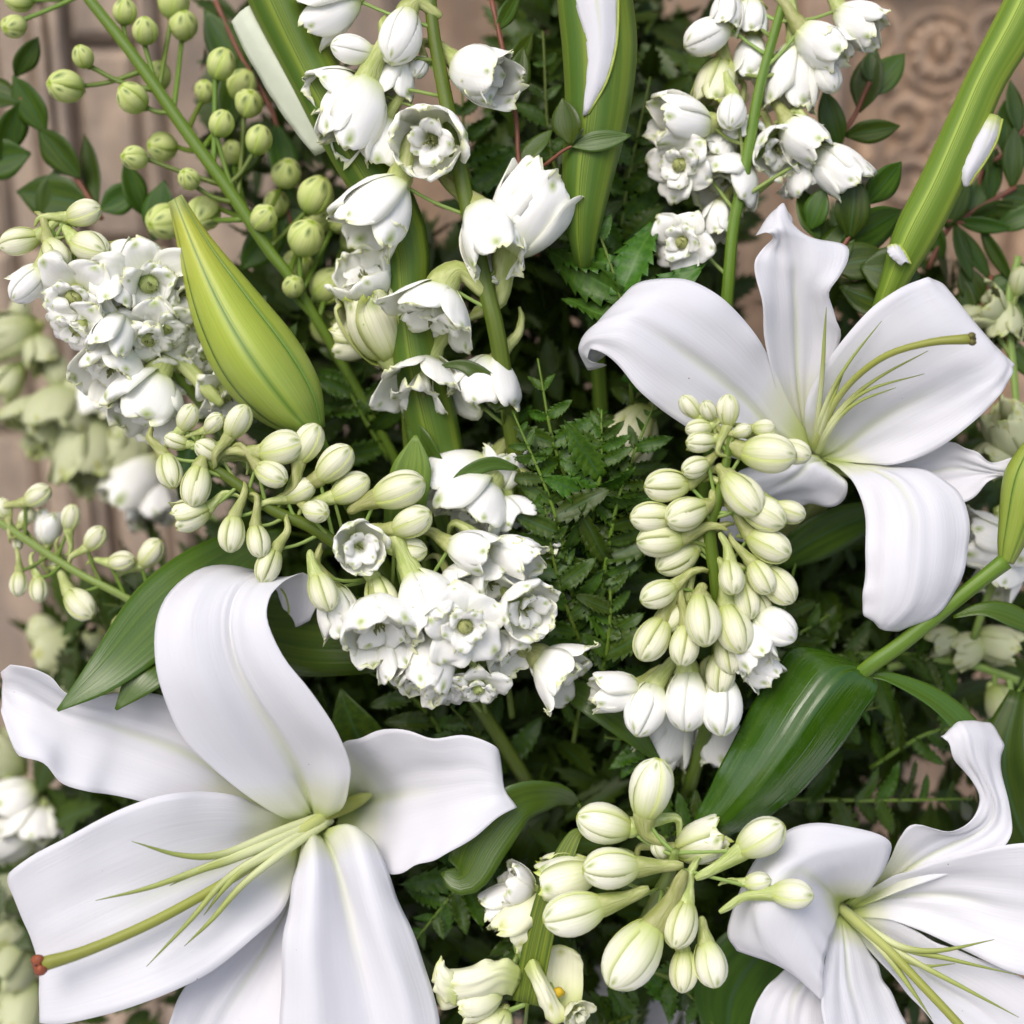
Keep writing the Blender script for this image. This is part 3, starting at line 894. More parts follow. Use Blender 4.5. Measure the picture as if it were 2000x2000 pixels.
DIV = {'bud': 1.0, 'round': .95, 'bell': 1.02, 'cup': 1.08, 'flare': 1.15, 'open': 1.28}
CNT = [0]
def floret(root, spec, stem=None, mat='white', ped='stem_pale', detail=True, pr=4.0, spurs=True):
    x, y, z, L, th, tilt, cls = spec[:7]
    L = L * (1 + .16 * math.sin(x * 12.9 + y * 7.7))
    spur_to = spec[7] if len(spec) > 7 else None
    mt = spec[8] if len(spec) > 8 else mat
    if mt == 'lime':
        tilt = max(tilt, 34 + 20 * math.sin(x * 3.1))
    CNT[0] += 1
    i = CNT[0]
    rd = random.Random(i)
    p = np.array([x, y, z], float)
    a, t = math.radians(th), math.radians(tilt)
    X = RT * math.cos(a) * math.cos(t) - UP * math.sin(a) * math.cos(t) - FW * math.sin(t)
    ref = UP if abs(X @ UP) < .75 else (RT * rd.choice((-1, 1)) * .8 - FW * .6)
    Z = ref - X * (ref @ X)
    Z /= np.linalg.norm(Z)
    Y = np.cross(Z, X)
    sc = L / DIV[cls] * S * (D0 - z * S) / D0
    Wm = Matrix(((*[X[0] * sc, Y[0] * sc, Z[0] * sc], P(p)[0]), (X[1] * sc, Y[1] * sc, Z[1] * sc, P(p)[1]),
                 (X[2] * sc, Y[2] * sc, Z[2] * sc, P(p)[2]), (0, 0, 0, 1)))
    Wm = Wm @ Matrix.Rotation(rd.uniform(-.5, .5), 4, 'X')
    hasspur = spurs and spur_to is None and mt != 'lime'
    nm = 'flower_bud' if cls in ('bud', 'round') else 'floret'
    core = put(nm, core_mesh(cls, i % 5, hasspur, 'spur' if mt != 'lime' else 'stem_pale'), root, Matrix.Translation(-Vector(root['at'])) @ Wm)
    sq = rd.uniform(.92, 1.08)
    for k in range(5):
        jit = 0 if cls in ('bud', 'round') else rd.uniform(-.10, .10)
        m = Matrix.Rotation(1.2566 * k + jit + .3, 4, 'X')
        if cls in ('bell', 'cup', 'flare', 'open'):
            m = m @ Matrix.Rotation(rd.uniform(-.24, .16), 4, 'Y') @ Matrix.Rotation(rd.uniform(-.12, .12), 4, 'Z') @ Matrix.Scale(rd.uniform(.92, 1.08), 4)
        else:
            m = Matrix.Diagonal((1, sq, 1 / sq, 1)) @ m @ Matrix.Rotation(rd.uniform(-.07, .05), 4, 'Y')
        put('sepal', sepal_mesh(cls, (i * 3 + k) % 9, mt), core, m)
    if cls in ('cup', 'flare', 'open') or cls == 'bell':
        n = 6 if cls == 'open' else 5
        for k in range(n):
            m = Matrix.Rotation(6.2832 / n * k + rd.uniform(-.2, .2), 4, 'X') @ Matrix.Rotation(rd.uniform(-.25, .3), 4, 'Y') @ Matrix.Scale(rd.uniform(.75, 1.15), 4)
            put('inner_petal', sepal_mesh('inner', (i + k) % 4, mt), core, m)
        put('stamens', stamen_mesh(i % 4), core, Matrix())
    inv = Wm.inverted()
    basept = p + np.array([-math.cos(a) * math.cos(t), -math.sin(a) * math.cos(t), -math.sin(t)]) * (L / DIV[cls]) * .42
    if spur_to:
        e = np.array(spur_to if len(spur_to) == 3 else (*spur_to, z - 25), float)
        back = (basept - p)
        back /= np.linalg.norm(back) + 1e-9
        q = basept + back * np.linalg.norm(e - basept) * .4
        r = L * .15
        put('spur', tube_mesh('spur', [basept - back * r * 1.2, basept, q * .8 + e * .2, q * .25 + e * .75, e], [r * 1.1, r * 1.25, r * .75, r * .6, r * .32], M['spur'], 16, 9), core, inv)
    if stem is not None:
        d = np.linalg.norm(stem - basept, axis=1)
        k = min(len(stem) - 1, int(np.argmin(d)) + rd.randint(1, 3))
        e = stem[k]
        mid = (basept + e) / 2 + np.array([0, rd.uniform(-4, 10), 0])
        put('pedicel', tube_mesh('pedicel', [basept, basept * .75 + mid * .25, mid, e], [pr * 1.2, pr, pr, pr * 1.2], M[ped], 9, 6), core, inv)
    return core

def spike(name, at, label, cat, stem, srad, florets, mat='white', smat='stem', ped='stem_pale', z=None, group=None, spurs=True, pr=4.0, fs=1.0):
    t = thing(name, at, label, cat, group)
    st = None
    if stem:
        put('stem', tube_mesh('stem', stem, srad, M[smat], 26, 10), t)
        st = crom(np.array(stem, float), 30)
    for f in florets:
        f = (*f[:3], f[3] * fs, *f[4:])
        floret(t, f, st, mat, ped, pr=pr, spurs=spurs)
    return t

B, R_, E, C_, O, FL = 'bud', 'round', 'bell', 'cup', 'open', 'flare'
# central spike, tip reaching toward the top of the lower lily
spike('delphinium_spike', (398, 896, -10), 'cream budded flower spike lying across the middle, opening to white florets beside the lily petal', 'flower spike',
 [(385,850,-5),(398,896,-5),(471,951,-10),(536,998,-15),(616,1034,-25),(710,1105,-50),(820,1220,-90),(930,1370,-180),(1050,1560,-330)], [7,9,11,12,13,14,14,14,14],
 [(366,817,5,72,-60,20,B,None,'cream'),(417,827,10,60,-40,25,B,None,'cream'),(464,824,10,72,-60,10,B,None,'cream'),(547,875,15,85,-15,10,B,None,'cream'),
  (601,867,5,80,-60,5,B,None,'cream'),(652,907,5,85,-45,10,B,None,'cream'),(529,925,25,86,25,20,B,None,'cream'),(330,918,0,78,72,15,B,None,'cream'),
  (384,947,15,96,100,10,B,(410,890),'cream'),(377,1005,0,84,160,10,E,None,'cream'),(453,1041,20,92,95,15,B,None,'cream'),(504,1056,10,80,75,15,B,None,'cream'),
  (525,1103,0,84,110,10,B,None,'cream'),(616,998,30,80,10,45,B,None,'cream'),(630,1154,30,100,68,10,B,(605,1075),'cream'),(683,954,-10,78,-30,0,B,None,'cream'),
  (778,958,10,98,-20,10,B,(680,1000),'cream'),(803,1020,15,104,-25,20,B,None,'cream'),(701,1067,30,124,30,70,C_),(799,1075,-20,85,0,10,B,None,'cream'),
  (919,1077,5,120,15,20,E),(1002,1085,-20,125,20,25,E),(832,1175,20,128,60,25,E),(738,1219,45,140,85,45,C_),(908,1222,62,205,50,70,O),(1027,1190,5,140,20,50,C_),
  (770,1285,0,96,70,25,E),(838,1285,-5,100,100,20,E),(830,1325,-20,120,95,35,C_),(870,1345,-30,120,90,40,O),(935,1345,-25,130,85,40,O),(745,1165,-10,80,70,10,B,None,'cream'),
  (660,1190,-25,90,80,0,E),(960,1140,-40,110,30,40,C_),(900,1140,-40,110,30,40,C_),(985,1270,-50,110,50,30,C_),
  (410,880,-10,56,-150,20,B,None,'cream'),(345,862,-5,60,-160,0,B,None,'cream'),(585,960,-5,70,-30,0,B,None,'cream')])
# the cream bud spike
spike('delphinium_spike', (1410, 865, 40), 'dense upright spike of cream buds standing before the lily with the drooping petal', 'flower spike',
 [(1412,825,60),(1424,865,55),(1403,973,40),(1386,1035,25),(1399,1138,0),(1405,1240,-40),(1390,1380,-110),(1340,1560,-260)], [5,8,11,13,14,14,14,14],
 [(1349,795,60,60,-130,10,B),(1384,803,70,48,-120,25,B),(1422,803,65,70,-90,10,B),(1366,836,60,52,170,0,B),(1370,863,65,54,175,15,B),(1448,842,70,48,-20,20,B),
  (1490,836,55,54,-5,5,B),(1498,886,65,96,5,15,B),(1548,882,50,66,15,15,B),(1359,911,65,66,160,20,B),(1304,948,50,90,175,10,B),(1448,964,70,90,50,20,B,(1400,908)),
  (1341,1002,65,80,160,20,B,(1393,955)),(1275,1010,45,84,178,10,B),(1490,1002,60,90,30,20,B),(1540,998,45,78,20,10,B),(1291,1055,40,88,176,0,B),(1500,1064,50,100,28,15,B),
  (1428,1126,65,86,85,20,B,(1405,1040)),(1486,1126,50,88,60,15,B),(1519,1142,30,78,50,10,B),(1287,1159,40,92,158,15,B),(1457,1171,30,72,80,10,B),
  (1372,1209,60,104,85,20,B,(1376,1140)),(1432,1225,40,90,72,15,B),(1511,1221,20,104,35,15,B,None,'white'),(1275,1246,20,112,120,10,B),(1337,1258,35,98,100,15,B),
  (1465,1254,10,104,70,20,E,None,'white'),(1420,1279,10,90,80,10,B),(1407,1312,-5,88,95,10,B),(1324,1090,10,84,150,5,B),(1320,1200,5,88,130,0,B),(1480,1180,10,80,60,0,B),
  (1343,1365,-30,112,95,15,B,None,'white'),(1409,1376,-20,112,92,20,B,None,'white'),(1262,1383,-45,130,110,20,B,None,'white'),(1207,1350,-60,90,170,10,E,None,'white'),
  (1300,1425,-210,110,110,10,E,None,'white'),(1400,1435,-200,120,90,10,E,None,'white'),(1475,1300,-30,84,50,10,E,None,'white')], mat='cream', spurs=True, fs=1.03)
# the spike seen end on
spike('delphinium_spike', (1300, 1690, 0), 'spike of plump pale buds seen end on, beside the lily with the rolled tip', 'flower spike',
 [(1320,1660,40),(1310,1700,10),(1290,1740,-60),(1260,1800,-200),(1230,1850,-350)], [8,12,14,14,14],
 [(1271,1543,40,120,-78,10,B,(1300,1650,20)),(1182,1608,0,104,-165,10,B),(1196,1695,55,142,178,15,B,(1335,1690,40)),(1124,1782,50,132,165,10,B,(1268,1735,35)),
  (1236,1862,60,155,128,15,B,(1338,1700,45)),(1330,1804,45,92,110,25,B,None,'cream'),(1334,1894,25,94,95,15,B,None,'cream'),(1387,1880,40,104,78,20,B,(1370,1790,30)),
  (1485,1637,55,110,-35,15,B,(1358,1716,40)),(1546,1746,60,100,2,15,B,(1405,1782,45)),(1478,1722,40,66,-10,10,B),(1365,1650,-30,100,-20,10,E),(1113,1709,-40,110,170,0,E),
  (1290,1660,10,60,-120,20,B,None,'cream')], mat='ivory', smat='stem_pale')
# the tall spike of white bells, top centre
spike('delphinium_spike', (850, 60, -60), 'tall spike of nodding white bells rising between two green sheathed stems', 'flower spike',
 [(838,-60,-70),(846,58,-60),(872,200,-60),(901,348,-55),(944,543,-55),(972,660,-60),(1010,900,-140),(1080,1250,-320)], [12,13,15,16,17,18,18,18],
 [(647,22,-60,105,150,5,E),(690,98,-40,106,188,15,B),(781,69,-35,122,108,15,B,(862,33)),(690,217,-40,160,110,10,E),(940,145,-40,150,28,35,E),(839,275,-20,160,120,68,C_),
  (745,410,-35,155,122,12,E),(955,456,-35,150,72,25,E),(1030,424,-55,150,-55,5,E),(843,612,-30,215,112,12,FL,(962,582)),(825,755,-90,175,100,25,FL),(948,748,-95,140,110,5,C_),
  (660,175,-60,110,160,20,E),(820,130,-70,60,110,20,B),(770,150,-80,120,100,0,E),(735,280,-90,120,110,0,C_)])
# the white spike near the carving
spike('delphinium_spike', (1530, 0, -130), 'slender spike of small white bells with the carved wall showing beside it', 'flower spike',
 [(1535,-60,-130),(1530,0,-130),(1498,116,-125),(1479,194,-120),(1452,349,-120),(1432,446,-125),(1421,575,-140),(1400,800,-220),(1330,1200,-400)], [8,9,10,11,12,12,13,13,13],
 [(1421,19,-120,92,100,10,E),(1382,70,-125,92,150,10,B),(1467,31,-145,84,90,0,E),(1599,85,-110,104,40,10,E),(1673,43,-120,102,40,15,E),(1615,147,-125,84,65,10,B),
  (1549,147,-160,120,100,0,E),(1429,217,-105,98,100,25,B),(1335,237,-110,106,182,15,E),(1328,322,-115,130,150,50,O),(1568,268,-110,120,48,15,E),(1630,330,-120,116,45,15,E),
  (1518,291,-130,100,70,50,C_),(1332,474,-110,150,150,58,O),(1580,349,-170,110,70,10,C_),(1400,290,-170,110,120,10,C_),(1420,350,-170,120,120,20,C_),(1400,160,-170,90,110,0,E,None,'cream'),
  (1467,110,-170,100,90,0,E),(1405,427,-160,90,100,20,E),(1390,300,-180,110,100,20,O),(1445,265,-175,100,80,20,C_),(1560,350,-190,120,60,20,O)])
# the white cluster at the far side
spike('delphinium_spike', (160, 470, -60), 'short tight cluster of ruffled white florets beside the long yellow green bud', 'flower spike',
 [(95,440,-60),(125,490,-65),(190,560,-80),(270,660,-110),(370,760,-170),(520,950,-320)], [5,7,9,10,11,11],
 [(163,417,-50,80,-15,10,B,None,'cream'),(40,471,-55,66,165,5,B,None,'cream'),(109,496,-40,80,55,15,B,None,'cream'),(174,482,-35,90,22,25,B,None,'cream'),(54,554,-45,96,130,10,B),
  (239,493,-50,80,-10,10,B),(145,580,-30,160,110,55,O),(290,554,-40,165,60,55,O),(225,572,-25,84,80,25,E),(225,652,-25,90,100,25,E),(152,640,-45,130,120,35,O),(326,640,-60,120,60,40,O),
  (355,576,-65,90,30,40,C_),(217,722,-80,110,100,40,C_),(290,788,-90,140,105,20,C_,(435,791)),(290,660,-60,130,80,40,O),
  (398,690,-140,150,60,40,O),(340,720,-150,140,90,40,O),(440,770,-150,140,60,30,O),(70,545,-70,80,150,0,E)], fs=1.1)
# round green buds on long pedicels
spike('delphinium_spike', (170, 0, -200), 'thick green stalk of small round green buds on long pedicels', 'flower spike',
 [(130,-60,-200),(175,0,-200),(261,109,-195),(362,254,-190),(453,380,-190),(525,489,-195),(580,562,-205),(720,800,-280),(900,1150,-420)], [9,11,12,13,13,12,11,11,11],
 [(29,51,-200,60,135,10,R_),(163,112,-180,62,-110,35,R_),(130,170,-185,76,180,10,R_),(261,192,-175,68,-140,40,R_),(264,308,-175,64,175,35,R_),(369,351,-160,68,-120,60,R_),(243,25,-210,64,-80,10,R_),
  (283,62,-190,66,-80,40,R_),(340,5,-240,74,-80,10,R_),(359,51,-250,78,-80,0,R_),(431,127,-185,78,-65,10,R_),(485,203,-210,74,-60,10,R_),(431,243,-180,76,-65,15,R_),(504,275,-185,84,-70,15,R_),
  (514,427,-170,76,-40,40,R_),(598,467,-180,88,-60,20,R_),(616,384,-220,82,-60,10,R_),(572,561,-180,66,-60,20,R_),(319,286,-260,70,170,0,R_),(325,431,-250,92,150,10,R_),(398,417,-250,80,110,10,R_),
  (667,427,-270,90,-40,10,R_),(640,560,-260,80,-40,10,R_),(40,0,-230,60,180,0,R_),(560,340,-270,70,-70,0,R_),(620,430,-330,84,-30,10,R_),(690,470,-330,80,-20,10,R_),(540,400,-320,76,-80,10,R_),(455,300,-300,70,-90,10,R_),(400,180,-280,66,-80,0,R_),(580,520,-300,80,-20,10,R_),(470,170,-300,70,-60,0,R_),(310,150,-280,60,-80,10,R_),(640,640,-320,76,30,10,R_)], mat='lime', ped='stem', pr=5.5, fs=.8)
# small cream buds at the far side
spike('delphinium_spike', (14, 1030, -210), 'thin stalk of little yellow cream buds above the broad dark leaf', 'flower spike',
 [(-60,985,-210),(14,1030,-210),(91,1081,-210),(156,1121,-210),(254,1172,-215),(420,1270,-260),(700,1450,-420)], [6,8,8,8,8,9,10],
 [(72,969,-205,56,-30,10,B),(138,1012,-205,58,-75,10,B),(185,1052,-205,56,-50,10,B),(236,1096,-200,68,-10,15,B),(294,1081,-210,62,-50,15,B),(36,1139,-205,62,90,10,B),(76,1150,-215,48,85,5,B),
  (156,1179,-200,72,40,20,B),(279,1190,-215,46,-30,0,B),(7,994,-215,48,-120,0,B),(94,1034,-250,60,-90,0,E,None,'white'),(35,1060,-230,34,90,0,B),(50,1010,-225,40,-60,0,B),(110,1100,-240,44,100,0,B)], mat='cream', smat='stem_pale', ped='stem')
# far paler flowers, out of focus
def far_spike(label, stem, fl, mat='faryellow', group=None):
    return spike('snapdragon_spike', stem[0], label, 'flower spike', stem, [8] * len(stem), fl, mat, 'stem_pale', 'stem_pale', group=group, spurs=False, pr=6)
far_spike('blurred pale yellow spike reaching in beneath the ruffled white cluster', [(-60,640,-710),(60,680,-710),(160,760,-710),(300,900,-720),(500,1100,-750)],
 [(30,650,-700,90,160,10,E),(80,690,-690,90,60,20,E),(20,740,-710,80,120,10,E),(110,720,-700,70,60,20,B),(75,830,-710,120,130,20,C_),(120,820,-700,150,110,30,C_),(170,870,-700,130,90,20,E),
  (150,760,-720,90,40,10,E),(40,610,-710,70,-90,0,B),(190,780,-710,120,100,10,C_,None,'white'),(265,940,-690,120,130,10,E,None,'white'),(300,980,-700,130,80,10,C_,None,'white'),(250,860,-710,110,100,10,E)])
far_spike('blurred pale green spike below the little cream buds', [(60,1230,-730),(160,1290,-730),(300,1400,-730),(500,1560,-750)],
 [(110,1270,-720,110,150,10,C_),(180,1290,-710,130,100,20,C_),(150,1340,-710,110,100,20,E),(215,1330,-710,100,60,10,E),(90,1240,-720,80,-120,10,B),(240,1250,-730,80,-60,10,B)])
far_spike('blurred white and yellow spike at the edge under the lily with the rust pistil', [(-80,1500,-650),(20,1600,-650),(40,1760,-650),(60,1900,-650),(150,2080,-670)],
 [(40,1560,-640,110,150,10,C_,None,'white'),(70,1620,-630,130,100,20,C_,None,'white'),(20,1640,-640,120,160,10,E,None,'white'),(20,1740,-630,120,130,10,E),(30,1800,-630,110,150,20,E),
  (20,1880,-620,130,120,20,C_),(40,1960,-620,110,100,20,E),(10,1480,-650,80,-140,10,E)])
far_spike('small cream flower spike by the white lily petal near the frame edge', [(1990,500,-260),(1970,600,-260),(1985,800,-250),(1980,1000,-240),(1900,1250,-300)],
 [(1990,550,-255,70,-80,10,B),(1930,600,-260,110,-150,20,C_),(1960,625,-270,90,100,20,E),(1975,850,-240,110,-120,20,E),(1985,800,-250,90,-70,10,C_),(1950,890,-260,80,150,10,E),
  (1930,1060,-230,120,-170,10,E,None,'white'),(1985,1050,-240,130,60,10,C_,None,'white'),(1960,1110,-250,100,120,10,E,None,'white'),(1895,620,-270,70,160,10,B),(1990,950,-230,80,60,0,B)])
far_spike('pale cream spike lying low behind the green bud stalk', [(1990,1330,-330),(1900,1300,-330),(1800,1290,-330),(1650,1330,-380)],
 [(1840,1250,-320,80,170,10,E),(1890,1265,-320,90,160,10,E),(1940,1260,-320,80,20,10,E),(1960,1380,-330,80,60,10,E),(1985,1420,-320,90,80,10,B)])
snap = far_spike('pale yellow snapdragon flowers lying low beside the lily petal', [(1100,1990,-60),(1060,1900,-80),(1010,1850,-100),(1020,1700,-160)],
 [(940,1950,-60,100,160,10,E),(1010,1730,-80,110,190,10,C_,None,'white'),
  (1030,1790,-90,100,130,10,E),(990,1760,-110,80,150,0,E,None,'white'),(965,2010,-70,90,120,10,E),(1128,1978,-30,70,40,45,FL)], 'yellow')
for rows, kw in [
 ([[(1075,1990,-50),(1100,1996,-50),(1132,1985,-55)],[(1050,1920,-55),(1095,1925,-75),(1140,1925,-60)],[(1042,1880,-60),(1095,1868,-80),(1138,1880,-65)],[(1062,1852,-70),(1095,1845,-80),(1128,1858,-75)]], dict(ruffle=5, freq=2)),
 ([[(1024,1892,-40),(1038,1874,-18),(1054,1880,-40)],[(1038,1925,-30),(1054,1915,-6),(1070,1915,-30)],[(1054,1960,-28),(1072,1955,-4),(1092,1955,-30)],[(1066,1990,-35),(1086,2000,-12),(1112,1990,-35)]], dict(ruffle=2, freq=2)),
 ([[(1020,1890,-60),(1015,1915,-50),(1000,1945,-60)],[(985,1872,-40),(978,1905,-15),(975,1940,-45)],[(935,1878,-30),(930,1920,-5),(925,1960,-35)],[(895,1890,-35),(885,1925,-12),(880,1972,-40)],[(862,1905,-50),(852,1930,-35),(855,1965,-50)]], dict(ruffle=7, freq=3, wob=5)),
 ([[(905,1925,-30),(895,1940,-15),(890,1965,-30)],[(875,1890,-25),(862,1915,-8),(858,1950,-25)],[(862,1868,-35),(850,1888,-28),(846,1912,-35)]], dict(ruffle=6, freq=3)),
]:
    put('petal', petal_mesh('petal', rows, M['yellow'], nu=17, nv=24, groove=2, th=3, seed=len(rows), **kw), snap)
put('throat', tube_mesh('throat', [(1078,1950,-45),(1090,1938,-42),(1102,1940,-48)], [4, 11, 4], M['pollen'], 8, 8), snap)
spike('delphinium_spike', (1000, 940, -120), 'loose white florets half hidden among the fern leaflets', 'flower spike',
 [(1040,880,-140),(1000,960,-150),(1010,1080,-180),(1080,1250,-260)], [7,8,9,9],
 [(926,990,-95,150,120,15,C_,(1040,935,-100)),(1000,1010,-120,130,50,10,C_),(895,930,-130,110,160,10,E),(985,915,-130,100,-90,10,E),(1095,1000,-150,90,80,10,E),(1065,1040,-140,80,60,10,E)])
spike('delphinium_spike', (1089, 1302, -70), 'single half open white floret alone against the dark leaves', 'flower spike',
 [(1010,1275,-90),(990,1300,-120),(1000,1400,-200)], [5,6,7], [(1095,1312,-60,150,35,12,FL,(1010,1270,-75)),(1062,1296,-80,80,60,20,E)])
spike('delphinium_spike', (1225, 860, -230), 'drooping cream bell with a long spur deep among the ferns', 'flower spike',
 [(1240,880,-240),(1260,1000,-280),(1230,1200,-360)], [6,7,8], [(1235,850,-225,110,120,10,E,(1255,760,-225),'cream')])
spike('delphinium_spike', (720, 720, -150), 'cream bell facing sideways behind the largest white bell', 'flower spike',
 [(790,760,-170),(800,900,-220),(850,1200,-320)], [8,9,10], [(715,545,-120,150,-120,30,C_,(800,760,-150)),(735,640,-130,130,-110,20,E,None,'cream'),(700,660,-170,90,170,0,E,None,'cream')])

# ------------------------------------------------------------------ the long lily bud and the budded stalk
def bud_body(t, tip, base, wid, bend, mat='bigbud', n=3, roll=0.0, names='tepal', fat=None):
    a, b = np.array(tip, float), np.array(base, float)
    ax = b - a
    Ln = np.linalg.norm(ax)
    ax /= Ln
    side = np.cross(ax, [0, 0, 1.0])
    side /= np.linalg.norm(side)
    up = np.cross(side, ax)
    nv, nu = 40, 21
    v = np.linspace(0, 1, nv)
    rr = crom(np.array(fat or [.16, .34, .60, .83, .98, 1.0, .88, .62, .22])[:, None], nv)[:, 0] * wid
    for k in range(n):
        G = np.empty((nv, nu, 3))
        for j, u in enumerate(np.linspace(-1, 1, nu)):
            an = roll + 2 * math.pi / n * (k + u * .5 * 1.04)
            bul = 1 + .10 * math.cos(u * math.pi) + .05 * math.exp(-(u / .18) ** 2) - .09 * math.exp(-(u / .07) ** 2) + .02 * u
            cen = a + ax * (v * Ln)[:, None] + side * (bend * np.sin(v * np.pi))[:, None]
            G[:, j] = cen + (side * math.cos(an) + up * math.sin(an)) * (rr * bul)[:, None]
        V, F, uv = shell(G, 3, False)
        put(names, mesh_of(names, P(V), F, M[mat], uv[:, :]), t)

lb = thing('lily_bud', (610, 845, -40), 'long closed yellow green lily bud leaning over the white cluster', 'lily bud')
bud_body(lb, (342, 388, -20), (612, 846, -50), 80, -26, roll=math.radians(94), fat=[.17, .32, .52, .73, .89, 1.0, .98, .78, .30])
put('stem', tube_mesh('stem', [(606,835,-50),(622,866,-58),(650,920,-80),(720,1050,-160),(850,1300,-320)], [26,18,16,16,16], M['stem'], 16, 10), lb)

bs = thing('lily_stalk', (1690, 1310, -40), 'green lily stalk with a closed bud, a broad glossy leaf and a narrow one', 'lily stalk')
put('stem', tube_mesh('stem', [(1640,1360,-110),(1690,1308,-50),(1760,1258,-40),(1850,1185,-40),(1920,1130,-40),(1965,1095,-40)], [16,16,16,16,16,18], M['stem'], 18, 10), bs)
bud_body(bs, (2040, 830, -20), (1966, 1098, -40), 44, 0, 'greenbud', roll=1.2, fat=[.2, .5, .8, 1, .98, .85, .7, .55, .32])
put('leaf', petal_mesh('leaf', [
  [(1690,1300,-70),(1697,1308,-62),(1705,1316,-66)],
  [(1560,1262,-75),(1640,1312,-22),(1714,1350,-50)],
  [(1500,1330,-65),(1585,1375,2),(1670,1418,-42)],
  [(1450,1410,-50),(1535,1452,10),(1614,1494,-34)],
  [(1405,1500,-40),(1475,1535,0),(1542,1566,-34)],
  [(1365,1580,-50),(1415,1602,-25),(1467,1618,-50)],
  [(1335,1640,-60),(1345,1655,-62),(1370,1650,-66)]], M['leaf_gloss'], nu=33, groove=3, ruffle=2, seed=3, wob=0, th=3), bs)
put('leaf', leaf_mesh('leaf', [(1690,1320,-60),(1740,1325,-60),(1830,1370,-70),(1900,1440,-90),(1960,1540,-130)], [4,14,26,30,6], M['leaf'], tilt=40, fold=.3, nv=24), bs)
put('leaf', leaf_mesh('leaf', [(1862,1205,-45),(1920,1190,-35),(1980,1205,-40),(2060,1250,-60)], [4,16,26,8], M['leaf'], tilt=35, nv=20), bs)

# ------------------------------------------------------------------ sheathed stems
def sheath(label, rows, white, at, smat='sheath'):
    smat = 'sheath_lime' if 'leaning' in label else smat
    t = thing('sheathed_bud', at, label, 'flower stem')
    pts = [((l[0] + r[0]) / 2, (l[1] + r[1]) / 2, (l[2] + r[2]) / 2) for l, r in rows]
    rad = [.5 * math.hypot(r[0] - l[0], r[1] - l[1]) for l, r in rows]
    put('sheath', tube_mesh('sheath', pts, rad, M[smat], 30, 20), t)
    for wr in white:
        pm = 'spathe' if 'blade' in label else 'petal'
        put('petal', petal_mesh('petal', wr, M[pm], nu=11, nv=20, groove=2, ruffle=1.5, wob=1), t)
        if pm == 'spathe':
            continue
        e = [q[-1] for q in wr]
        put('margin', tube_mesh('margin', [(x + 1, y, z + 1) for x, y, z in e], [2.6] * len(e), M['margin'], 14, 6), t)
    return t
sheath('thick upright green sheath with a white petal showing through its slit', [((1084,-80,-60),(1228,-80,-60)),((1088,0,-60),(1236,0,-60)),((1098,100,-60),(1245,96,-60)),((1103,217,-62),(1230,217,-62)),
  ((1098,326,-68),(1200,345,-68)),((1104,435,-75),(1176,435,-75)),((1122,510,-110),(1162,510,-110)),((1145,600,-260),(1175,600,-260)),((1170,1000,-480),(1200,1000,-480))],
  [[[(1120,-60,0),(1160,-60,20),(1206,-60,8)],[(1122,0,2),(1165,0,22),(1207,0,8)],[(1140,60,8),(1172,60,22),(1205,72,8)],[(1148,110,10),(1172,115,20),(1196,122,10)],[(1144,165,6),(1162,170,14),(1180,168,8)],[(1138,225,-2),(1142,225,0),(1148,222,-2)]]], (1160, 0, -60))
sheath('thick green stem leaning outward before the carving, a white petal slipping from it', [((1990,-60,-60),(2075,-40,-60)),((1945,30,-60),(2030,60,-60)),((1890,140,-60),(1965,165,-60)),((1845,240,-60),(1925,262,-60)),((1795,350,-62),(1878,372,-62)),
  ((1745,465,-70),(1828,452,-70)),((1722,535,-85),(1780,540,-85)),((1690,640,-130),(1730,645,-130)),((1600,900,-300),(1630,900,-300))],
  [[[(1930,222,-40),(1945,224,-32),(1957,232,-42)],[(1910,262,-30),(1930,268,-22),(1946,275,-36)],[(1892,300,-28),(1910,308,-22),(1922,318,-36)],[(1879,335,-30),(1892,340,-24),(1902,345,-36)],[(1880,362,-40),(1886,364,-36),(1892,362,-42)]],
   [[(1732,480,-40),(1745,476,-30),(1755,478,-40)],[(1736,498,-30),(1755,495,-24),(1768,495,-36)],[(1760,520,-30),(1768,512,-26),(1778,516,-36)]]], (1960, 0, -60))
t = sheath('broad green blade-like stem slanting behind the nodding white bells, white petal at its side', [((455,-80,-110),(575,-80,-110)),((488,0,-110),(605,0,-110)),((555,130,-112),(660,130,-112)),((640,300,-115),(745,270,-115)),((735,460,-120),(832,440,-120)),((758,600,-125),(840,600,-125)),
  ((770,720,-135),(868,720,-135)),((800,850,-150),(900,850,-150)),((860,1050,-240),(930,1050,-240)),((930,1350,-420),(980,1350,-420))],
  [[[(452,42,-140),(475,18,-125),(500,5,-130)],[(470,85,-135),(505,70,-112),(545,75,-125)],[(512,160,-135),(555,150,-108),(600,140,-125)],[(560,235,-135),(610,220,-110),(645,205,-125)],[(615,305,-140),(645,290,-125),(670,275,-130)]]], (540, 60, -110))

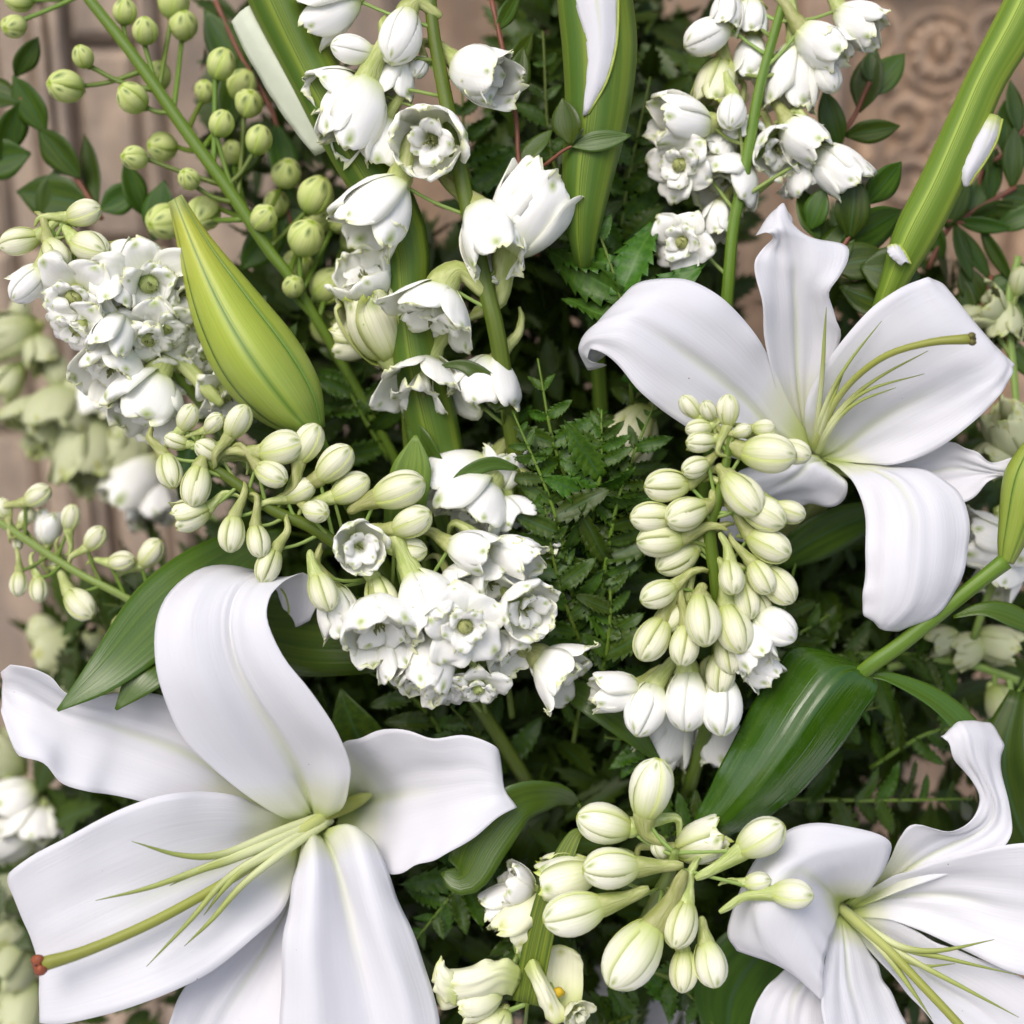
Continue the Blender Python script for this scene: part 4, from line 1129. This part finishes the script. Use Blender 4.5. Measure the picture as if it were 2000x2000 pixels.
# ------------------------------------------------------------------ leaves, sprigs, ferns
def lone_leaf(label, c, wd, mat='leaf', name='leaf_blade', **k):
    t = thing(name, c[0], label, 'leaf')
    put('blade', leaf_mesh('blade', c, wd, M[mat], **k), t)
    p = np.array(c, float)
    e = p[0] + (p[0] - p[1]) * .5 + np.array([0, 40, -90])
    put('stalk', tube_mesh('stalk', [p[0], (p[0] + e) / 2, e], [4, 4, 4], M['stem'], 8, 6), t)
    return t
lone_leaf('long dark leaf tucked behind the curled top petal of the lily', [(560,1040,-190),(450,1100,-140),(330,1190,-70),(210,1310,10),(112,1388,30)], [10,62,74,42,3], tilt=(-20,-10), nv=26, fold=.12)
lone_leaf('shorter grey green leaf tip beside the curled top petal of the lily', [(430,1180,-160),(360,1230,-90),(290,1310,0),(226,1386,10)], [20,60,44,3], tilt=-15, nv=22, fold=.12)
lone_leaf('broad ribbed leaf lying level under the open white florets', [(470,1215,-160),(580,1230,-130),(680,1240,-130),(760,1240,-150),(860,1250,-180)], [50,88,80,66,10], tilt=-12, nv=22, fold=.08)
lone_leaf('small pointed leaf above the lily throat', [(720,1480,-230),(690,1420,-190),(672,1370,-180),(665,1345,-185)], [60,46,18,2], tilt=10, nv=14, mat='fern')
lone_leaf('arched green leaf curling down beside the lily with the rust pistil', [(1130,1570,-150),(1085,1555,-100),(1010,1570,-60),(945,1640,-50),(905,1712,-50),(862,1705,-70)], [8,28,42,52,40,3], tilt=(35,-10), nv=26, fold=.15)
lone_leaf('slim leaf slanting below the single white floret', [(1100,1340,-160),(1160,1370,-130),(1230,1425,-130),(1290,1490,-150)], [18,32,26,4], tilt=15, nv=18)
lone_leaf('dull green leaf in the shade under the drooping lily petal', [(1520,1100,-240),(1580,1060,-220),(1660,1020,-220),(1760,990,-240)], [20,44,42,10], tilt=-25, nv=18, mat='dark')
lone_leaf('long grey green blade standing before the pale snapdragons', [(1030,1960,-60),(1050,1850,-40),(1080,1730,-30),(1118,1640,-40),(1140,1620,-50)], [30,30,26,16,4], tilt=20, nv=20, mat='sheath')
lone_leaf('cut flat green blade end poking up behind the cream buds', [(790,1060,-90),(793,980,-70),(806,910,-60),(812,850,-58)], [40,42,38,3], tilt=10, nv=14, mat='stem')
lone_leaf('folded glossy leaf by the cut blade end', [(880,960,-130),(850,910,-110),(820,860,-110),(800,830,-120)], [10,26,30,14], tilt=40, nv=14)
lone_leaf('thin dark leaf across the white floret among the ferns', [(1010,915,-80),(960,905,-70),(910,925,-70),(870,960,-80)], [5,15,14,3], tilt=20, nv=14)
lone_leaf('curved slender leaf crossing the lowest white bells', [(980,800,-60),(960,760,-45),(920,720,-40),(880,712,-50),(845,725,-60)], [14,24,16,7,2], tilt=15, nv=18)
lone_leaf('deep green leaf at the corner under the rising petal', [(1990,1350,-200),(1960,1480,-190),(1985,1600,-200),(2040,1700,-220)], [20,60,60,10], tilt=-30, nv=16, mat='dark')
lone_leaf('broad dark leaf beneath the lily with the rolled tip', [(1560,1820,-220),(1480,1870,-200),(1430,1950,-200),(1420,2060,-220)], [30,80,80,10], tilt=10, nv=16, mat='dark')

def sprig(label, stem, leaves, mat='dark', smat='redstem', name='leafy_sprig', group=None, sr=5):
    t = thing(name, stem[0], label, 'foliage', group)
    put('twig', tube_mesh('twig', stem, [sr] * len(stem), M[smat], 16, 7), t)
    for (x, y, z, L, th, wd) in leaves:
        a = math.radians(th)
        dz = random.uniform(-.3, .25) * L
        c = [(x, y, z), (x + math.cos(a) * L * .35, y + math.sin(a) * L * .35, z + dz * .5 + L * .06), (x + math.cos(a) * L * .7, y + math.sin(a) * L * .7, z + dz * .8 + L * .05), (x + math.cos(a) * L, y + math.sin(a) * L, z + dz)]
        put('leaf', leaf_mesh('leaf', c, [3, wd * 1.0, wd * .85, 1], M[mat], tilt=random.uniform(-35, 35), nu=7, nv=12, fold=.2), t)
    return t
GLOSSY = sprig('glossy oval leaf sprig on a red twig before the thick upright sheath', [(960,0,-120),(985,110,-120),(1008,230,-105),(1015,330,-100),(1050,500,-150)],
      [(1115,285,-10,95,-100,32),(1115,285,-10,120,-10,20),(1115,285,-10,80,-45,9),(1012,320,-98,95,-45,18),(990,150,-120,100,-60,22),(1003,200,-110,110,-80,24),(970,60,-120,90,-60,20)], mat='leaf')
put('twig', tube_mesh('twig', [(1018,345,-100),(1060,325,-55),(1095,298,-25),(1118,284,-10)], [4, 4, 3.5, 3], M['redstem'], 12, 7), GLOSSY)
sprig('two paired dark leaves on a red twig against the carving', [(1640,270,-260),(1670,225,-255),(1690,180,-250),(1700,160,-250)], [(1678,220,-255,130,-75,34),(1690,190,-250,115,-48,30),(1650,265,-255,110,-10,24),(1640,290,-260,120,-105,26),(1700,160,-250,60,-90,20)])
sprig('dense dark leaf tuft behind the upright lily petal', [(1560,600,-150),(1620,520,-140),(1660,460,-140),(1690,400,-150)], [(1600,540,-140,130,-60,34),(1640,480,-140,140,-30,44),(1660,470,-140,130,-85,34),(1620,520,-135,120,-10,36),(1680,520,-120,120,10,46),(1560,580,-150,130,-100,24),(1600,470,-150,110,-110,26),
       (1690,400,-150,110,-50,30),(1580,450,-150,90,-70,26),(1640,560,-140,150,20,40)])
sprig('dark oval leaf sprig before the pinkish wall at the top corner', [(200,430,-330),(150,350,-330),(90,260,-330),(40,190,-330)], [(180,400,-330,150,-170,46),(90,260,-325,130,-120,34),(75,250,-330,130,50,34),(40,200,-330,110,-160,34),(40,200,-330,120,110,36),(190,400,-330,140,-100,20),(195,410,-330,90,-30,30),(60,300,-340,130,170,40),(30,150,-340,90,-60,26),(110,330,-340,120,100,30)])
sprig('dark leaves hanging between the green bud stalk and the blade stem', [(420,0,-320),(470,110,-320),(540,240,-320),(560,400,-330),(600,600,-340)], [(400,20,-315,170,60,34),(470,110,-320,150,100,36),(540,240,-320,150,80,30),(520,260,-320,120,130,26),(560,400,-330,140,60,36),(560,420,-330,140,130,36),(470,60,-320,110,10,30),(300,470,-330,120,-80,32),(280,420,-340,110,-110,28)])
for k, (x, y, a, lb_) in enumerate([(1890, 420, -30, 'narrow leaf sprig beside the leaning green stem'), (1960, 300, -50, 'dark leaf sprig at the edge beyond the leaning green stem'), (1900, 640, -70, 'dark sprig rising behind the big lily petal'),
                                    (1980, 560, 100, 'dark sprig hanging over the cream flowers at the edge'), (1840, 430, 10, 'small leaf pair under the leaning stem')]):
    st = [(x - 90 * math.cos(math.radians(a)), y - 90 * math.sin(math.radians(a)) + 60, -300), (x - 40, y + 30, -290), (x, y, -280), (x + 110 * math.cos(math.radians(a)), y + 110 * math.sin(math.radians(a)), -280)]
    sprig(lb_, st, [(st[2][0] + q * 25 * math.cos(math.radians(a)), st[2][1] + q * 25 * math.sin(math.radians(a)), -282, random.uniform(80, 130), a + (50 if q % 2 else -45) + random.uniform(-15, 15), random.uniform(16, 28)) for q in range(-2, 5)])

def pinna_mesh(var, mat):
    key = ('p', var, mat)
    if key in _mc:
        return _mc[key]
    r_ = np.random.default_rng(var)
    n = 22
    v = np.linspace(0, 1, n)
    hw = .30 * np.sin(np.pi * np.clip(v * .93 + .09, 0, 1)) ** .75 * (1 - .35 * v)
    saw = 1 - .42 * ((v * 7.3 + .1) % 1.0)
    G = np.empty((n, 5, 3))
    for j, u in enumerate([-1, -.5, 0, .5, 1]):
        hh = hw * (saw if abs(u) == 1 else 1)
        fw = .10 * ((v * 7.3 + .1) % 1.0) * (abs(u) == 1)
        G[:, j] = np.stack([v + fw - .05 * abs(u), u * hh, .09 * abs(u) * hw / .3 - .10 * v ** 2 + .02 * np.sin(v * 9 + var + 2 * u)], 1)
    V, F, uv = shell(G, .012)
    _mc[key] = mesh_of('leaflet', V, F, M[mat], uv)
    return _mc[key]

def frond(label, a, b, n, L, mat='fern', bend=0, face=0.0, group=None, taper=True, seed=0):
    """fern frond from base a to tip b (px), n leaflet pairs of length L"""
    rd = random.Random(seed)
    a, b = np.array(a, float), np.array(b, float)
    d = b - a
    sd = np.array([-d[1], d[0], 0])
    m = (a + b) / 2 + sd / (np.linalg.norm(sd) + 1e-9) * bend + np.array([0, 0, 25])
    st = crom(np.array([a, m, b]), 40)
    t = thing('fern_frond', a, label, 'fern frond', group)
    put('rachis', tube_mesh('rachis', [a, m, b], [5, 4, 2], M['stem'], 14, 6), t)
    W3 = P(st)
    for i in range(n):
        f = .12 + .86 * i / (n - 1)
        q = min(38, int(f * 39))
        tn = W3[q + 1] - W3[q]
        tn /= np.linalg.norm(tn)
        nz = -FW * math.cos(face) + UP * math.sin(face)
        nz = nz - tn * (nz @ tn)
        nz /= np.linalg.norm(nz)
        s = np.cross(nz, tn)
        ll = L * (math.sin(math.pi * min(1, .25 + .80 * f)) ** .8 * .9 + .12 if taper else 1) * rd.uniform(.88, 1.1)
        for sg in (-1, 1):
            if rd.random() < .13:
                continue
            ll = L * (math.sin(math.pi * min(1, .25 + .80 * f)) ** .8 * .9 + .12) * rd.uniform(.62, 1.15)
            ang = math.radians(rd.uniform(34, 80))
            X = tn * math.cos(ang) + s * sg * math.sin(ang) + nz * rd.uniform(-.65, .5)
            X /= np.linalg.norm(X)
            Z = nz + s * rd.uniform(-.8, .8) + tn * rd.uniform(-.6, .6)
            Z = Z - X * (Z @ X)
            Z /= np.linalg.norm(Z)
            Y = np.cross(Z, X)
            k = ll * S
            p = W3[q]
            put('leaflet', pinna_mesh(rd.randint(0, 3), mat), t, Matrix.Translation(-Vector(t['at'])) @ Matrix(((X[0] * k, Y[0] * k, Z[0] * k, p[0]), (X[1] * k, Y[1] * k, Z[1] * k, p[1]), (X[2] * k, Y[2] * k, Z[2] * k, p[2]), (0, 0, 0, 1))))
    return t
frond('bright toothed fern frond rising beside the upright sheath', (1235,790,-130), (1150,400,-95), 7, 200, 'fern_bright', bend=22, seed=1)
frond('fern frond with large toothed leaflets in the centre gap', (1190,1080,-170), (1050,700,-90), 8, 125, bend=-30, seed=2)
frond('smaller fern frond standing over the white florets', (1150,1050,-140), (1175,800,-90), 10, 130, 'fern', bend=10, seed=3)
frond('fern frond leaning toward the cream bud spike', (1100,1230,-190), (1230,900,-150), 9, 130, bend=15, seed=4)
for a, b, n, L, bd, lb_ in [((1130,1220,-150),(1000,800,-70),9,120,20,'toothed fern frond crossing in front of the lowest white bell'), ((1170,1180,-140),(1290,760,-110),8,120,-20,'fern frond between the cream bell and the cream bud spike'),
                        ((1150,1300,-170),(1060,960,-90),8,115,-15,'fern frond spilling over the loose white florets'), ((1160,1400,-190),(1190,1060,-130),8,120,15,'fern frond hanging in the dark gap left of the cream bud spike')]:
    frond(lb_.replace(' left of', ' beside'), a, b, n + 3, L, 'dark', bend=bd, seed=int(a[0]))
FR = [((1150,1350,-240),(960,640,-190),9,150),((1180,1280,-260),(1290,620,-220),9,150),((1120,1450,-260),(1100,1080,-200),9,140),((1200,700,-300),(1270,150,-260),10,150),((1180,560,-280),(1060,60,-240),9,140),
      ((1350,1500,-300),(1560,1080,-240),9,150),((1450,1480,-300),(1720,1380,-230),9,140),((1400,1400,-320),(1620,1200,-280),8,150),((1500,1560,-320),(1900,1560,-300),9,120),
      ((980,1600,-260),(800,1850,-180),9,130),((1050,1700,-260),(1000,1980,-200),8,130),((900,1500,-300),(700,1300,-260),8,150),((1200,1880,-260),(1400,2010,-200),8,130),((1250,1980,-280),(1120,2010,-220),8,110),
      ((1000,1500,-320),(880,1380,-240),8,130),((1350,1500,-260),(1180,1440,-200),8,110),((600,900,-330),(480,560,-300),8,150),((760,900,-300),(640,620,-280),8,130),((1000,560,-320),(900,100,-300),9,150),
      ((1500,1300,-380),(1960,1300,-340),9,150),((430,1150,-380),(200,1180,-340),8,150),((350,1000,-380),(430,880,-340),7,120),((1700,1500,-330),(1960,1420,-300),8,130),((1560,900,-300),(1500,640,-260),8,130),
      ((880,1720,-300),(640,1500,-300),8,150),((1290,1640,-230),(1420,1560,-180),7,120)]
FL_ = ['tall dark fern frond reaching up beside the lowest white bells',
 'dark fern frond under the curled side petal tip of the lily with the drooping petal',
 'dark fern frond under the loose white florets in the middle',
 'dark fern frond standing between the upright sheath and the slender white spike',
 'dark fern frond behind the red twig with glossy oval leaves',
 'dark fern frond in the shade behind the cream bud spike',
 'dark fern frond under the broad glossy leaf',
 'dark fern frond just below the drooping lily petal',
 'dark fern frond lying level behind the rolled petal tip',
 'dark fern frond hanging down along the edge of the largest lily',
 'dark fern frond behind the low pale snapdragons',
 'dark fern frond under the broad ribbed leaf',
 'dark fern frond under the plump pale buds seen end on',
 'dark fern frond beside the curled cream petal at the bottom',
 'dark fern frond under the lowest open white florets',
 'dark fern frond below the single half open floret',
 'dark fern frond behind the long lily bud',
 'dark fern frond between the long lily bud and the blade stem',
 'dark fern frond behind the tall spike of nodding bells',
 'dark fern frond behind the budded lily stalk',
 'dark fern frond behind the long dark leaf by the largest lily',
 'dark fern frond beneath the budded spike that lies across the middle',
 'dark fern frond just above the rolled petal tip',
 '-',
 '-',
 'dark fern frond at the narrow end of the broad glossy leaf']
for i, (a, b, n, L) in enumerate(FR):
    if FL_[i] == '-':
        continue
    frond(FL_[i], a, b, n, L, 'dark' if i % 3 else 'fern', bend=random.uniform(-40, 40), face=random.uniform(-.3, .6), group='dark fern fronds between the stems', seed=20 + i)

# dense leaves far down between the stems: nobody could count them
GAPS = [(1740, 1570, 150, 110), (1890, 1400, 90, 70), (250, 600, 260, 300), (1270, 1960, 150, 70)]
def fill(regions, mat, name):
    VV, FF, n = [], [], 0
    UVs = []
    for (x, y, rx, ry, z0, z1, cnt, l0, l1) in regions:
        for _ in range(cnt):
            while True:
                a, b = rng.uniform(-1, 1, 2)
                if a * a + b * b < 1:
                    break
            c = np.array([x + a * rx, y + b * ry, rng.uniform(z0, z1)])
            if any(((c[0] - gx) / ga) ** 2 + ((c[1] - gy) / gb) ** 2 < 1 and rng.random() < .85 for gx, gy, ga, gb in GAPS):
                continue
            L = rng.uniform(l0, l1)
            d = rng.normal(0, 1, 3) + np.array([0, -.5, .3])
            d /= np.linalg.norm(d)
            s = np.cross(d, rng.normal(0, 1, 3) + np.array([0, 0, 1.2]))
            s /= np.linalg.norm(s) + 1e-9
            up = np.cross(s, d)
            wd = L * rng.uniform(.16, .3)
            K = 6
            tv = np.linspace(0, 1, K + 1)
            hw = wd * np.sin(np.pi * np.clip(tv * .9 + .08, 0, 1)) ** .8
            mid = c + d * (L * tv)[:, None] - up * (wd * .5 * tv ** 2)[:, None]
            for q in range(K + 1):
                VV.append(mid[q])
                UVs.append((.5, tv[q]))
            for sg in (-1, 1):
                for q in range(K):                # a tooth: wide forward point, then back in
                    f = d * L * .10
                    VV.append(mid[q] + sg * s * hw[q] * .62 + up * hw[q] * .25)
                    VV.append(mid[q + 1] + sg * s * hw[q + 1] * 1.0 + f + up * hw[q + 1] * .3)
                    UVs += [(.5 + sg * .4, tv[q]), (.5 + sg * .5, tv[q + 1])]
                    o_ = n + K + 1 + (0 if sg < 0 else 2 * K) + 2 * q
                    FF.append((n + q, n + q + 1, o_ + 1, o_) if sg > 0 else (n + q, o_, o_ + 1, n + q + 1))
            n += K + 1 + 4 * K
    o = put(name, mesh_of(name, P(np.array(VV)), FF, M[mat], UVs))
    o['kind'] = 'stuff'
    o['label'] = 'dark leaves massed between the stems'
    return o
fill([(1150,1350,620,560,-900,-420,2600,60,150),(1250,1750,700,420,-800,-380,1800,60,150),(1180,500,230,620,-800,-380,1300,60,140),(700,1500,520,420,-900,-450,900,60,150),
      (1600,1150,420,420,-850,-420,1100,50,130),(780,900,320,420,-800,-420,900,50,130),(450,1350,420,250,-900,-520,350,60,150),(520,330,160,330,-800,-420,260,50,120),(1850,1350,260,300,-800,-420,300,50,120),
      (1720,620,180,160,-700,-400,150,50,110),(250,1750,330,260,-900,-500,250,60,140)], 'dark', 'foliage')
